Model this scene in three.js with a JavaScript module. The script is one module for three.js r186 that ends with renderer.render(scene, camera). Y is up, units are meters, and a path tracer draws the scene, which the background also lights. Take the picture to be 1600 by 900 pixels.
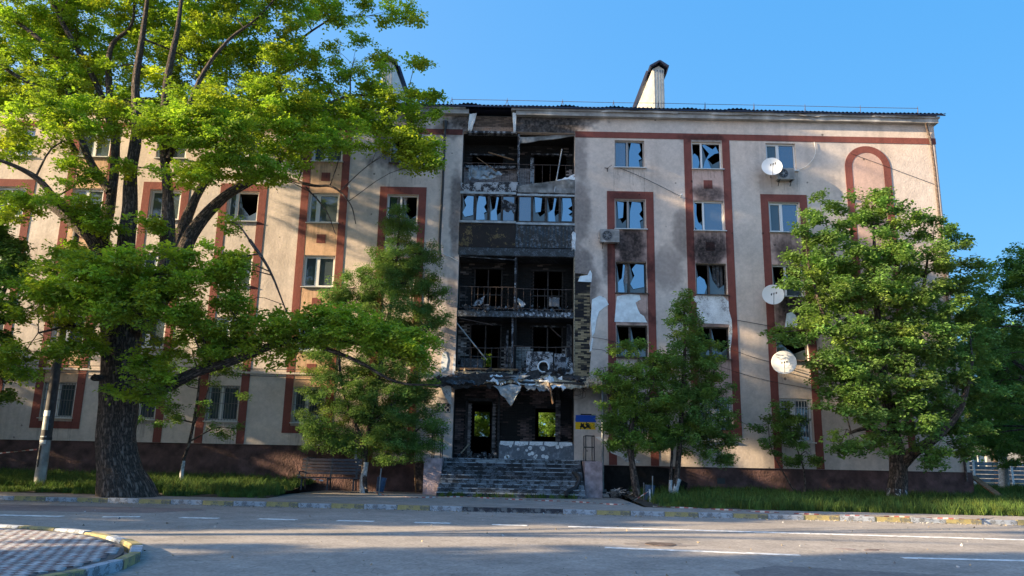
import * as THREE from 'three';
import { mergeGeometries } from 'three/addons/utils/BufferGeometryUtils.js';

// ---------------------------------------------------------------- camera, sky, sun, exposure
const scene = new THREE.Scene();
const V = (x, y, z) => new THREE.Vector3(x, y, z);
const EYE = 1.6, FOC = 1200, PITCH = Math.atan(265 / 1200), ROLL = 0.02;
const camera = new THREE.PerspectiveCamera(2 * Math.atan(450 / FOC) * 180 / Math.PI, 16 / 9, 0.1, 2000);
const fwd = V(0, Math.sin(PITCH), -Math.cos(PITCH)), up0 = V(0, Math.cos(PITCH), Math.sin(PITCH));
const camR = V(Math.cos(ROLL), 0, 0).addScaledVector(up0, Math.sin(ROLL));
const camU = up0.clone().multiplyScalar(Math.cos(ROLL)).add(V(-Math.sin(ROLL), 0, 0));
camera.position.set(0, EYE, 0);
camera.quaternion.setFromRotationMatrix(new THREE.Matrix4().makeBasis(camR, camU, fwd.clone().negate()));
scene.add(camera);

const SUN = V(-0.93, 0.305, 0.222).normalize();
function makeSky() {
  const w = 512, h = 256, d = new Float32Array(w * h * 4);
  const mix = (a, b, t) => a + (b - a) * t;
  for (let j = 0; j < h; j++) for (let i = 0; i < w; i++) {
    const el = ((j + 0.5) / h - 0.5) * Math.PI, az = ((i + 0.5) / w - 0.5) * 2 * Math.PI;
    const x = Math.cos(el) * Math.cos(az), y = Math.sin(el), z = Math.cos(el) * Math.sin(az);
    const t = Math.pow(Math.max(0, y), 0.6);
    let c = [mix(0.047, 0.008, t), mix(0.152, 0.081, t), mix(0.272, 0.216, t)];
    const mu = x * SUN.x + y * SUN.y + z * SUN.z, a = Math.acos(Math.min(1, Math.max(-1, mu)));
    const g = 0.55 * Math.exp(-a * a / 0.12) + 1.45 * Math.exp(-a / 0.36), hz = 1 - 0.5 * Math.max(0, y);
    c = [c[0] + g * 1.15 * hz, c[1] + g * 0.95 * hz, c[2] + g * 0.72 * hz];
    const hb = Math.exp(-Math.max(0, y) / 0.17) * 0.085;
    c = [c[0] + hb * 0.8, c[1] + hb * 0.9, c[2] + hb * 0.9];
    if (y < 0) c = [0.06, 0.06, 0.055];
    const k = (j * w + i) * 4; d[k] = c[0]; d[k + 1] = c[1]; d[k + 2] = c[2]; d[k + 3] = 1;
  }
  const t = new THREE.DataTexture(d, w, h, THREE.RGBAFormat, THREE.FloatType);
  t.mapping = THREE.EquirectangularReflectionMapping; t.magFilter = THREE.LinearFilter; t.minFilter = THREE.LinearFilter; t.needsUpdate = true;
  return t;
}
scene.background = makeSky();
scene.environment = scene.background;
const sun = new THREE.DirectionalLight(new THREE.Color().setRGB(1, 0.77, 0.47), 4.1);
sun.position.copy(SUN).multiplyScalar(120).add(V(0, 5, -25)); sun.target.position.set(0, 5, -25);
sun.castShadow = true; sun.shadow.radius = 1.3; sun.shadow.mapSize.set(4096, 4096);
Object.assign(sun.shadow.camera, { left: -60, right: 60, top: 50, bottom: -50, near: 1, far: 300 });
scene.add(sun, sun.target);
const renderer = new THREE.WebGLRenderer({ antialias: true });
renderer.toneMapping = THREE.LinearToneMapping;
renderer.toneMappingExposure = 4.0;
renderer.shadowMap.enabled = true;

// ---------------------------------------------------------------- helpers
function rng(a) { return () => { a |= 0; a = a + 0x6D2B79F5 | 0; let t = Math.imul(a ^ a >>> 15, 1 | a); t = t + Math.imul(t ^ t >>> 7, 61 | t) ^ t; return ((t ^ t >>> 14) >>> 0) / 4294967296; }; }
const hash = (x, y, s) => { let h = Math.imul(x, 374761393) ^ Math.imul(y, 668265263) ^ Math.imul(s + 11, 2147483647 ^ 61); h = Math.imul(h ^ h >>> 13, 1274126177); return ((h ^ h >>> 16) >>> 0) / 4294967296; };
function vn(x, y, s = 0, p = 0) {
  const xi = Math.floor(x), yi = Math.floor(y), fx = x - xi, fy = y - yi, u = fx * fx * (3 - 2 * fx), v = fy * fy * (3 - 2 * fy);
  const w = p ? n => ((n % p) + p) % p : n => n;
  const a = hash(w(xi), w(yi), s), b = hash(w(xi + 1), w(yi), s), c = hash(w(xi), w(yi + 1), s), d = hash(w(xi + 1), w(yi + 1), s);
  return a + (b - a) * u + (c - a) * v + (a - b - c + d) * u * v;
}
function fbm(x, y, s = 0, o = 4, p = 0) { let r = 0, a = 0.5, n = 0; for (let i = 0; i < o; i++) { r += a * vn(x, y, s + i, p); n += a; a *= 0.5; x *= 2; y *= 2; p *= 2; } return r / n; }
const clamp = (x, a = 0, b = 1) => Math.min(b, Math.max(a, x));
const sstep = (a, b, x) => { const t = clamp((x - a) / (b - a)); return t * t * (3 - 2 * t); };
function tex(w, h, f, srgb = true) {
  const d = new Uint8Array(w * h * 4);
  for (let j = 0; j < h; j++) for (let i = 0; i < w; i++) { const c = f((i + 0.5) / w, (j + 0.5) / h, i, j), k = (j * w + i) * 4; d[k] = clamp(c[0]) * 255; d[k + 1] = clamp(c[1]) * 255; d[k + 2] = clamp(c[2]) * 255; d[k + 3] = c[3] === undefined ? 255 : clamp(c[3]) * 255; }
  const t = new THREE.DataTexture(d, w, h, THREE.RGBAFormat, THREE.UnsignedByteType);
  t.wrapS = t.wrapT = THREE.RepeatWrapping; t.magFilter = THREE.LinearFilter; t.minFilter = THREE.LinearMipmapLinearFilter; t.generateMipmaps = true;
  if (srgb) t.colorSpace = THREE.SRGBColorSpace; t.needsUpdate = true; return t;
}
const rgb = (r, g, b) => new THREE.Color().setRGB(r, g, b);
const mat = (r, g, b, o = {}) => new THREE.MeshStandardMaterial({ color: rgb(r, g, b), roughness: 0.85, ...o });
// a pixel of the 1600 x 900 photograph to a world point on a plane of the place
const dirOf = (px, py) => fwd.clone().multiplyScalar(FOC).addScaledVector(camR, px - 800).addScaledVector(camU, 450 - py);
function P(px, py, z) { const d = dirOf(px, py); return d.multiplyScalar(z / d.z).add(V(0, EYE, 0)); }
function G(px, py, y = 0) { const d = dirOf(px, py); return d.multiplyScalar((y - EYE) / d.y).add(V(0, EYE, 0)); }

const used = {};
function numbered(n) { used[n] = (used[n] || 0) + 1; return used[n] === 1 ? n : `${n}_${String(used[n] - 1).padStart(3, '0')}`; }
const live = m => { m.castShadow = m.receiveShadow = true; return m; };
function tag(o, label, category, group, kind) { if (label) o.userData.label = label; if (category) o.userData.category = category; if (group) o.userData.group = group; if (kind) o.userData.kind = kind; return o; }
function thing(name, label, category, pos = [0, 0, 0], group) { const o = new THREE.Group(); o.name = numbered(name); o.position.set(...pos); scene.add(o); return tag(o, label, category, group); }
function joinG(g) { if (!Array.isArray(g)) return g; if (g.length === 1) return g[0]; const ni = g.map(x => x.index ? x.toNonIndexed() : x); const keys = ni.every(x => x.attributes.color) ? ['position', 'normal', 'uv', 'color'] : ['position', 'normal', 'uv']; for (const x of ni) { if (!x.attributes.uv) x.setAttribute('uv', new THREE.BufferAttribute(new Float32Array(x.attributes.position.count * 2), 2)); for (const k of Object.keys(x.attributes)) if (!keys.includes(k)) x.deleteAttribute(k); x.morphAttributes = {}; } return mergeGeometries(ni); }
// a mesh under a parent whose geometry is given in world coordinates
function part(name, g, m, parent, kind, label) {
  const o = live(new THREE.Mesh(joinG(g), m)); o.name = name; parent.add(o);
  let q = parent; const w = V(0, 0, 0); while (q && q !== scene) { w.add(q.position); q = q.parent; } o.position.copy(w).negate();
  if (kind) o.userData.kind = kind; if (label) o.userData.label = label; return o;
}
const parts = (name, gs, m, parent) => gs.map(g => part(name, g, m, parent));
function solo(name, g, m, label, category, group, kind) { const o = live(new THREE.Mesh(joinG(g), m)); o.name = numbered(name); scene.add(o); return tag(o, label, category, group, kind); }
function structure(name, g, m) { return solo(name, g, m, null, null, null, 'structure'); }
function box(x0, x1, y0, y1, z0, z1) {   // uv in metres
  const g = new THREE.BoxGeometry(x1 - x0, y1 - y0, z1 - z0); g.translate((x0 + x1) / 2, (y0 + y1) / 2, (z0 + z1) / 2); return uvm(g);
}
function uvm(g) {
  const p = g.attributes.position, n = g.attributes.normal, uv = new Float32Array(p.count * 2);
  for (let i = 0; i < p.count; i++) { const nx = Math.abs(n.getX(i)), ny = Math.abs(n.getY(i)), nz = Math.abs(n.getZ(i)); if (nz >= nx && nz >= ny) { uv[2 * i] = p.getX(i); uv[2 * i + 1] = p.getY(i); } else if (ny >= nx) { uv[2 * i] = p.getX(i); uv[2 * i + 1] = p.getZ(i); } else { uv[2 * i] = p.getZ(i); uv[2 * i + 1] = p.getY(i); } }
  g.setAttribute('uv', new THREE.BufferAttribute(uv, 2)); return g;
}
function tube(pts, radii, rad = 8, rough = 0, seed = 1, sub = 4) {   // a tapering limb along points
  const n = pts.length, c = new THREE.CatmullRomCurve3(pts, false, 'centripetal'), N = (n - 1) * sub, pos = [], nor = [], uv = [], idx = [];
  let side = null, len = 0, last = null;
  for (let i = 0; i <= N; i++) {
    const t = i / N, p = c.getPoint(t), T = c.getTangent(t), f = t * (n - 1), k = Math.min(n - 2, Math.floor(f)), r = radii[k] + (radii[k + 1] - radii[k]) * (f - k);
    if (!side) side = Math.abs(T.y) > 0.9 ? V(1, 0, 0) : V(0, 1, 0);
    side = side.clone().addScaledVector(T, -side.dot(T)).normalize(); const b = T.clone().cross(side);
    if (last) len += p.distanceTo(last); last = p;
    for (let j = 0; j <= rad; j++) {
      const a = j / rad * Math.PI * 2, jj = j % rad, rr = r * (1 + rough * (vn(jj * 0.9, len * 1.3, seed) - 0.5) * 2);
      const d = side.clone().multiplyScalar(Math.cos(a)).addScaledVector(b, Math.sin(a));
      pos.push(p.x + d.x * rr, p.y + d.y * rr, p.z + d.z * rr); nor.push(d.x, d.y, d.z); uv.push(j / rad * 2 * Math.max(0.2, radii[0] * 3), len);
    }
  }
  for (let i = 0; i < N; i++) for (let j = 0; j < rad; j++) { const a = i * (rad + 1) + j, b = a + rad + 1; idx.push(a, a + 1, b, a + 1, b + 1, b); }
  const g = new THREE.BufferGeometry(); g.setAttribute('position', new THREE.Float32BufferAttribute(pos, 3)); g.setAttribute('normal', new THREE.Float32BufferAttribute(nor, 3)); g.setAttribute('uv', new THREE.Float32BufferAttribute(uv, 2)); g.setIndex(idx); if (rough) g.computeVertexNormals(); return g;
}
const rod = (a, b, r, rad = 6) => tube([a, b], [r, r], rad, 0, 1, 1);
function beam(a, b, w, h) {   // squared bar between two points
  const d = b.clone().sub(a), L = d.length(), g = new THREE.BoxGeometry(w, h, L), m = new THREE.Matrix4().lookAt(a, b, Math.abs(d.y) / L > 0.95 ? V(1, 0, 0) : V(0, 1, 0)); g.applyMatrix4(m); const c = a.clone().add(b).multiplyScalar(0.5); g.translate(c.x, c.y, c.z); return uvm(g);
}
function poly(pts, holes, depth, z) { const s = new THREE.Shape(pts.map(p => new THREE.Vector2(p[0], p[1]))); for (const h of holes || []) s.holes.push(new THREE.Path(h.map(p => new THREE.Vector2(p[0], p[1])))); const g = new THREE.ExtrudeGeometry(s, { depth, bevelEnabled: false, curveSegments: 12 }); g.translate(0, 0, z); return uvm(g); }
function rag(p00, p10, p01, p11, nx, ny, amp, seed, thick = 0.012, jag = 0.15) {   // a torn, buckled sheet with thickness
  const R = [], at = (u, v) => { const a = p00.clone().lerp(p10, u), b = p01.clone().lerp(p11, u); return a.lerp(b, v); };
  for (let k = 0; k < 2; k++) for (let j = 0; j <= ny; j++) for (let i = 0; i <= nx; i++) {
    let u = i / nx, v = j / ny; const e = (vn(i * 1.3, seed, 3) - 0.5) * jag, f = (vn(j * 1.3, seed, 7) - 0.5) * jag;
    if (j === ny) v += e; if (j === 0) v += e * 0.5; if (i === 0 || i === nx) u += f * 0.5;
    const p = at(u, v), q = (fbm(u * 3 + seed, v * 3, seed, 3) - 0.5) * amp; p.y += q + (k ? -thick : 0); p.z += q * 0.7 + (k ? -thick : 0); R.push(p.x, p.y, p.z);
  }
  const idx = [], W = nx + 1, S = W * (ny + 1), q4 = (a, b, c, d) => idx.push(a, b, c, b, d, c);
  for (let j = 0; j < ny; j++) for (let i = 0; i < nx; i++) { const a = j * W + i; q4(a, a + 1, a + W, a + W + 1); q4(S + a + 1, S + a, S + a + W + 1, S + a + W); }
  for (let i = 0; i < nx; i++) { q4(i + 1, i, S + i + 1, S + i); const a = ny * W + i; q4(a, a + 1, S + a, S + a + 1); }
  for (let j = 0; j < ny; j++) { const a = j * W; q4(a, a + W, S + a, S + a + W); const b = a + nx; q4(b + W, b, S + b + W, S + b); }
  let g = new THREE.BufferGeometry(); g.setAttribute('position', new THREE.Float32BufferAttribute(R, 3)); g.setIndex(idx); g = g.toNonIndexed(); g.computeVertexNormals(); return uvm(g);
}
function tint(g, r, gg, b) { const n = g.attributes.position.count, c = new Float32Array(n * 3); for (let i = 0; i < n; i++) { c[3 * i] = r; c[3 * i + 1] = gg; c[3 * i + 2] = b; } g.setAttribute('color', new THREE.BufferAttribute(c, 3)); return g; }

// ---------------------------------------------------------------- materials
const ZF = -33, FX0 = -36, FX1 = 19.35, FTOP = 17.0;
// soot: [x, y, rx, ry, strength] stains on the facade, in metres
const SOOT = [[0.2, 16.7, 4.2, 1.0, 1.0], [3.0, 15.2, 0.5, 1.6, 0.35], [3.05, 12.4, 0.5, 2.0, 0.4], [3.1, 9.3, 0.9, 2.2, 0.5], [-2.6, 12.2, 0.35, 3.2, 0.5], [-2.6, 8, 0.4, 2.5, 0.4], [-3.0, 16.4, 1.0, 0.8, 0.45], [-5.4, 15.6, 1.5, 1.6, 0.7],
  [5.25, 11.0, 0.8, 1.2, 0.9], [5.25, 9.9, 1.1, 0.9, 0.75], [5.25, 13.2, 0.9, 0.35, 0.4], [8.75, 10.8, 0.95, 1.1, 0.95], [8.75, 13.4, 0.95, 0.6, 0.7], [7.6, 11.6, 0.7, 1.3, 0.35], [6.9, 10.0, 0.9, 1.3, 0.3], [8.75, 16.1, 1.2, 0.35, 0.5], [12.2, 10.8, 0.95, 1.0, 0.7], [12.2, 8.1, 0.95, 1.1, 0.95], [12.4, 6.9, 1.1, 0.8, 0.5],
  [8.8, 7.6, 1.0, 0.7, 0.4], [5.3, 7.7, 0.9, 0.5, 0.8], [4.3, 4.3, 0.9, 1.4, 0.5], [4.2, 10.2, 0.3, 1.2, 0.5], [11.5, 13.9, 0.5, 0.7, 0.2]];
const FW = FX1 - FX0, FH = 16.2, FY0 = 1.2;
const grime = tex(2048, 640, (u, v) => {
  const x = FX0 + u * FW, y = FY0 + v * FH;
  const n1 = fbm(x * 0.9, y * 0.9, 1, 4), n2 = fbm(x * 6, y * 6, 9, 3), st = fbm(x * 3.2, y * 0.22, 21, 3), g = vn(x * 22, y * 22, 5), seam = Math.abs(((y - 1.95) / 0.98) % 1);
  let k = 0.93 + (n1 - 0.5) * 0.15 + (n2 - 0.5) * 0.10 - sstep(0.5, 0.85, st) * 0.07 + (g - 0.5) * 0.06;
  const warm = (fbm(x * 0.4, y * 0.5, 31, 2) - 0.5) * 0.05;
  let s = 0;
  for (const [sx, sy, rx, ry, a] of SOOT) { const dx = (x - sx) / rx, dy = (y - sy) / ry; if (Math.abs(dx) > 1.6 || Math.abs(dy) > 1.6) continue; const d = Math.sqrt(dx * dx + dy * dy) + (fbm(x * 1.6, y * 1.1, 41, 4) - 0.5) * 0.75 + (n2 - 0.5) * 0.35; s = Math.max(s, a * (1 - sstep(0.45, 1.05, d))); }
  for (const cx of [-22.7, -19.2, -15.7, -12.2, -8.55, -5.0, 5.26, 8.8, 12.2]) if (Math.abs(x - cx) < 0.76) for (const sy of [2.8, 5.88, 8.72, 11.66, 14.58]) { const dy = sy - y; if (dy < 0 || dy > 1.3) continue; const col = Math.floor(x * 26 + (fbm(x * 3, y * 2, 77, 2) - 0.5) * 2.2), len = hash(col, Math.round(sy * 7), 91) ** 3 * (Math.abs(x - cx) > 0.62 ? 1.6 : 1.0); if (dy < len) k *= 0.87 + 0.06 * hash(col, 3, 92); }
  { const gx = Math.floor(x / 0.6), gyy = Math.floor(y / 0.6); if (hash(gx, gyy, 55) < 0.11) { const ox = (gx + 0.2 + 0.6 * hash(gx, gyy, 56)) * 0.6, oy = (gyy + 0.2 + 0.6 * hash(gx, gyy, 57)) * 0.6, rr = 0.015 + 0.04 * hash(gx, gyy, 58) ** 2; if (Math.hypot(x - ox, y - oy) < rr * (0.7 + n2 * 0.6)) k *= 0.6; } }
  s *= 0.80 + (g - 0.5) * 0.3 + (n2 - 0.5) * 0.4 + (vn(x * 11, y * 11, 17) - 0.5) * 0.3; s = clamp(s); k *= 1 - 0.86 * s;
  return [k * (1 + warm), k, k * (1 - warm + 0.05 * s)];
});
grime.wrapS = grime.wrapT = THREE.ClampToEdgeWrapping;
grime.repeat.set(1 / FW, 1 / FH); grime.offset.set(-FX0 / FW, -FY0 / FH);
const plasterBump = tex(512, 512, (u, v) => { const k = 0.5 + (fbm(u * 32, v * 32, 3, 4, 32) - 0.5) * 0.9; return [k, k, k]; }, false); plasterBump.repeat.set(1 / 1.6, 1 / 1.6);
const fm = (r, g, b) => mat(r, g, b, { map: grime, bumpMap: plasterBump, bumpScale: 0.006, roughness: 0.93 });
const M = {};
M.wall = fm(0.70, 0.59, 0.52); M.stripe = fm(0.235, 0.070, 0.056); M.peach = fm(0.70, 0.45, 0.29); M.rose = fm(0.62, 0.43, 0.37);
const mottled = (r, g, b, amp, sc, seed, o = {}) => { const t = tex(256, 256, (u, v) => { const k = 1 - amp + amp * (fbm(u * 8, v * 8, seed, 5, 8)) * 1.6 - amp * 0.3; return [k, k, k]; }); t.repeat.set(1 / sc, 1 / sc); return mat(r, g, b, { map: t, ...o }); };
M.plinth = mottled(0.17, 0.092, 0.085, 0.4, 2.4, 51, { bumpMap: plasterBump, bumpScale: 0.02, roughness: 0.9 });
M.soot = mottled(0.016, 0.015, 0.016, 0.6, 1.2, 61, { roughness: 0.95 });
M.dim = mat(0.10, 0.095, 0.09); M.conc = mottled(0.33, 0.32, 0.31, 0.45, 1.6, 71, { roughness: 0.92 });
const peel = (a, b, th, seed, sc, o = {}) => { const t = tex(512, 512, (u, v) => { const n = fbm(u * 10, v * 10, seed, 6, 10) * 0.75 + 0.25 * vn(u * 90, v * 90, seed + 5, 90), k = sstep(th - 0.07, th + 0.05, n), m = 0.85 + 0.3 * (vn(u * 120, v * 120, seed + 3, 120) - 0.5) + 0.5 * (fbm(u * 6, v * 6, seed + 9, 4, 6) - 0.5); return a.map((x, i) => Math.pow(Math.max(0, (x + (b[i] - x) * k) * m), 1 / 2.2)); }); t.repeat.set(1 / sc, 1 / sc); return mat(1, 1, 1, { map: t, roughness: 0.9, ...o }); };
M.burntWhite = peel([0.03, 0.03, 0.036], [0.46, 0.46, 0.48], 0.50, 81, 1.6);
M.burntWhite2 = peel([0.02, 0.02, 0.026], [0.30, 0.31, 0.34], 0.55, 83, 1.3);
M.charBrown = peel([0.022, 0.016, 0.015], [0.15, 0.105, 0.045], 0.66, 85, 3.4);
M.charSheet = peel([0.016, 0.018, 0.022], [0.13, 0.15, 0.18], 0.62, 87, 0.8, { roughness: 0.55 });
M.stepStone = peel([0.03, 0.034, 0.04], [0.17, 0.195, 0.225], 0.52, 89, 1.6, { roughness: 0.8 });
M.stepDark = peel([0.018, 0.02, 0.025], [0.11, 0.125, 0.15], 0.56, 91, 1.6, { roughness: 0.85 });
M.tileGrey = peel([0.15, 0.17, 0.20], [0.30, 0.33, 0.37], 0.62, 93, 1.0); M.tread = peel([0.06, 0.066, 0.08], [0.32, 0.36, 0.40], 0.46, 94, 1.4, { roughness: 0.75 });
M.frame = mat(0.70, 0.70, 0.70, { roughness: 0.45 }); M.frameGrey = mat(0.33, 0.31, 0.30, { roughness: 0.6 }); M.frameBurnt = mottled(0.10, 0.085, 0.08, 0.5, 0.6, 95);
M.sill = mat(0.62, 0.62, 0.62, { roughness: 0.4, metalness: 0.2 });
M.glass = new THREE.MeshPhysicalMaterial({ color: rgb(0.055, 0.075, 0.09), roughness: 0.04, metalness: 0, ior: 1.55, clearcoat: 1, clearcoatRoughness: 0.03 });
M.shard = new THREE.MeshPhysicalMaterial({ color: rgb(0.25, 0.34, 0.42), roughness: 0.05, metalness: 0.92 });
M.smoked = new THREE.MeshPhysicalMaterial({ color: rgb(0.20, 0.23, 0.27), roughness: 0.12, metalness: 0.75 });
M.curtain = mottled(0.42, 0.38, 0.34, 0.5, 0.35, 97); M.curtainWhite = mottled(0.6, 0.6, 0.62, 0.35, 0.5, 98);
M.bars = mat(0.14, 0.14, 0.15, { roughness: 0.6 }); M.barsWhite = mat(0.5, 0.5, 0.5, { roughness: 0.6 }); M.rust = mottled(0.16, 0.115, 0.10, 0.5, 0.5, 99);
M.foam = mottled(0.84, 0.93, 0.98, 0.14, 1.2, 101); M.foamWhite = peel([0.45, 0.44, 0.46], [0.86, 0.88, 0.90], 0.36, 103, 2.2);
M.roof = mat(0.022, 0.026, 0.052, { roughness: 0.42, metalness: 0.3 });
M.cornice = mottled(0.52, 0.50, 0.485, 0.35, 2.5, 105);
M.metal = mottled(0.5, 0.5, 0.5, 0.25, 1.0, 107, { metalness: 0.3, roughness: 0.45 }); M.galv = mottled(0.30, 0.33, 0.35, 0.3, 1.0, 109, { metalness: 0.35, roughness: 0.5 });
M.cream = mottled(0.78, 0.76, 0.70, 0.12, 1.5, 110, { roughness: 0.55 });
M.wood = mottled(0.36, 0.20, 0.10, 0.4, 0.7, 111); M.straw = mottled(0.58, 0.47, 0.33, 0.5, 0.5, 113); M.char = mottled(0.055, 0.05, 0.05, 0.5, 0.5, 115);
M.white = mat(0.78, 0.78, 0.78, { roughness: 0.4 }); M.black = mat(0.025, 0.025, 0.027, { roughness: 0.55 }); M.whitewash = mottled(0.66, 0.68, 0.70, 0.3, 0.5, 117);
M.brick = new THREE.MeshStandardMaterial({ color: 0xffffff, vertexColors: true, roughness: 0.93, bumpMap: plasterBump, bumpScale: 0.01 });
M.mortar = mottled(0.07, 0.065, 0.064, 0.4, 1.0, 119);
const asphaltTex = tex(1024, 1024, (u, v) => { const c = fbm(u * 6, v * 6, 121, 4, 6), g = vn(u * 256, v * 256, 123, 256), g2 = vn(u * 110, v * 110, 124, 110), p = fbm(u * 20, v * 20, 125, 3, 20); let k = 0.60 + (c - 0.5) * 0.16 + (g - 0.5) * 0.12 + (g2 - 0.5) * 0.07 + (p - 0.5) * 0.10 + (fbm(u * 2, v * 14, 129, 3, 0) - 0.5) * 0.0; const cr = Math.abs(fbm(u * 5, v * 5, 127, 4, 5) - 0.5); if (cr < 0.0022) k *= 0.8; return [k, k * 0.99, k * 0.985]; }); asphaltTex.repeat.set(1 / 7, 1 / 7);
const asphaltBump = tex(512, 512, (u, v) => { const k = 0.5 + (vn(u * 128, v * 128, 131, 128) - 0.5) * 0.8; return [k, k, k]; }, false); asphaltBump.repeat.set(1 / 2, 1 / 2);
const asph = (r, g, b) => mat(r, g, b, { map: asphaltTex, bumpMap: asphaltBump, bumpScale: 0.002, roughness: 0.9 });
M.road = asph(0.86, 0.79, 0.73); M.patch = asph(0.55, 0.50, 0.48); M.patchRed = asph(0.62, 0.50, 0.48); M.walk = asph(0.92, 0.82, 0.75);
M.line = mottled(0.98, 0.98, 0.98, 0.3, 0.8, 133);
M.soil = mottled(0.11, 0.085, 0.06, 0.5, 2.0, 135); M.turf = mottled(0.06, 0.085, 0.025, 0.5, 2.0, 136);
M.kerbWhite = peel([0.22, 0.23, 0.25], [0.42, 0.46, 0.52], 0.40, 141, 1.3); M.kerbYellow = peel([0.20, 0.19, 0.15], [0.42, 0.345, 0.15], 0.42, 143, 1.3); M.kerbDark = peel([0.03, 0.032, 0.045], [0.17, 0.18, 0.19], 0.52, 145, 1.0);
M.paverLight = mottled(0.56, 0.56, 0.58, 0.3, 0.9, 147); M.paverDark = mottled(0.27, 0.205, 0.205, 0.35, 0.9, 149); M.paverRed = mottled(0.34, 0.20, 0.185, 0.35, 0.9, 151); M.joint = mat(0.10, 0.09, 0.085);
const barkTex = tex(256, 512, (u, v) => { const r = Math.abs(fbm(u * 16, v * 6, 161, 4, 0) - 0.5) * 4, k = 0.35 + 0.6 * clamp(r) + (vn(u * 64, v * 64, 163, 64) - 0.5) * 0.15; return [k, k * 0.93, k * 0.87]; });
M.bark = mat(0.25, 0.215, 0.205, { map: barkTex, bumpMap: barkTex, bumpScale: 0.05, roughness: 0.95 });
M.barkLight = mat(0.30, 0.25, 0.20, { map: barkTex, bumpMap: barkTex, bumpScale: 0.02, roughness: 0.95 });
const leafMat = (r, g, b, t = 0.5) => new THREE.MeshPhysicalMaterial({ color: rgb(r, g, b), roughness: 0.96, transmission: t, thickness: 0, side: THREE.DoubleSide, specularIntensity: 0.35 });
M.oakLeaf = leafMat(0.30, 0.47, 0.028, 0.58); M.mapleLeaf = leafMat(0.14, 0.285, 0.052, 0.46); M.thujaLeaf = leafMat(0.15, 0.29, 0.06, 0.42); M.limeLeaf = leafMat(0.165, 0.315, 0.045, 0.46); M.grass = leafMat(0.075, 0.15, 0.032, 0.3);
// ---------------------------------------------------------------- ground, road, pavement, kerbs
const kz = x => -23.95 + 0.068 * x;                 // the far kerb line, slightly askew to the building
const wz = x => kz(x) - (x < -9 ? 1.75 : x > 4.6 ? 1.9 : 1.9);   // back edge of the footway
structure('ground', box(-400, 400, -0.5, -0.012, -500, 60), M.turf);
const road = structure('road', uvm((() => { const s = new THREE.PlaneGeometry(160, 46, 1, 1); s.rotateX(-Math.PI / 2); s.translate(0, 0, 0); const p = s.attributes.position; for (let i = 0; i < p.count; i++) { const x = p.getX(i); if (p.getZ(i) < 0) p.setZ(i, kz(x) - 0.05); else p.setZ(i, 22); } return s; })()), M.road);
function flat(pts, y, th = 0.004) { const s = new THREE.Shape(pts.map(p => new THREE.Vector2(p[0], -p[1]))); const g = new THREE.ExtrudeGeometry(s, { depth: th, bevelEnabled: false }); g.rotateX(-Math.PI / 2); g.translate(0, y, 0); return uvm(g); }
const strip = (a, b, w) => { const d = b.clone().sub(a).normalize(), n = V(-d.z, 0, d.x).multiplyScalar(w / 2); return [[a.x + n.x, a.z + n.z], [b.x + n.x, b.z + n.z], [b.x - n.x, b.z - n.z], [a.x - n.x, a.z - n.z]]; };
for (const [a, b] of [[[0, 805], [96, 807.3]], [[160, 808], [219, 807.6]], [[282, 809], [341, 810.3]], [[404, 811], [463, 812.5]], [[527, 813.7], [584, 815]], [[648, 816.5], [704, 818]], [[769, 820], [824, 821.5]], [[888, 823], [1640, 845]], [[945, 856], [1250, 868]], [[1410, 872], [1640, 877.5]]])
  part('road_marking', flat(strip(G(...a), G(...b), a[1] < 850 ? 0.27 : 0.2), 0.004), M.line, road);
part('asphalt_patch', flat([[-16, -23.0], [-9, -22.9], [-8.4, -22.3], [-9.4, -20.9], [-16, -20.6]], 0.0), M.patchRed, road);
part('asphalt_patch', flat([[3.4, -12.1], [4.3, -12.9], [7.2, -12.0], [8.8, -9], [5, -7], [3.2, -9]], 0.0), M.patch, road);
{ const R = rng(5), ring = (c, r, n, j) => Array.from({ length: n }, (_, i) => { const a = i / n * 6.283, q = r * (1 - j + 2 * j * R()); return [c.x + Math.cos(a) * q * 1.5, c.z + Math.sin(a) * q]; });
  const c1 = G(1032, 851), c2 = G(1350, 859); part('asphalt_patch', flat(ring(c1, 0.42, 22, 0.3), 0.0), M.patch, road, null, 'dark broken patch around a sunken cover');
  for (let i = 0; i < 7; i++) part('asphalt_patch', flat(ring(V(c2.x + (R() - 0.5) * 0.8, 0, c2.z + (R() - 0.5) * 0.25), 0.07 + R() * 0.06, 8, 0.4), 0.0), M.patchRed, road);
  for (const c of [c1]) { const g = new THREE.CylinderGeometry(0.3, 0.3, 0.02, 24); g.translate(c.x, 0.004, c.z); part('manhole_cover', uvm(g), M.rust, road); } }
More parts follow.
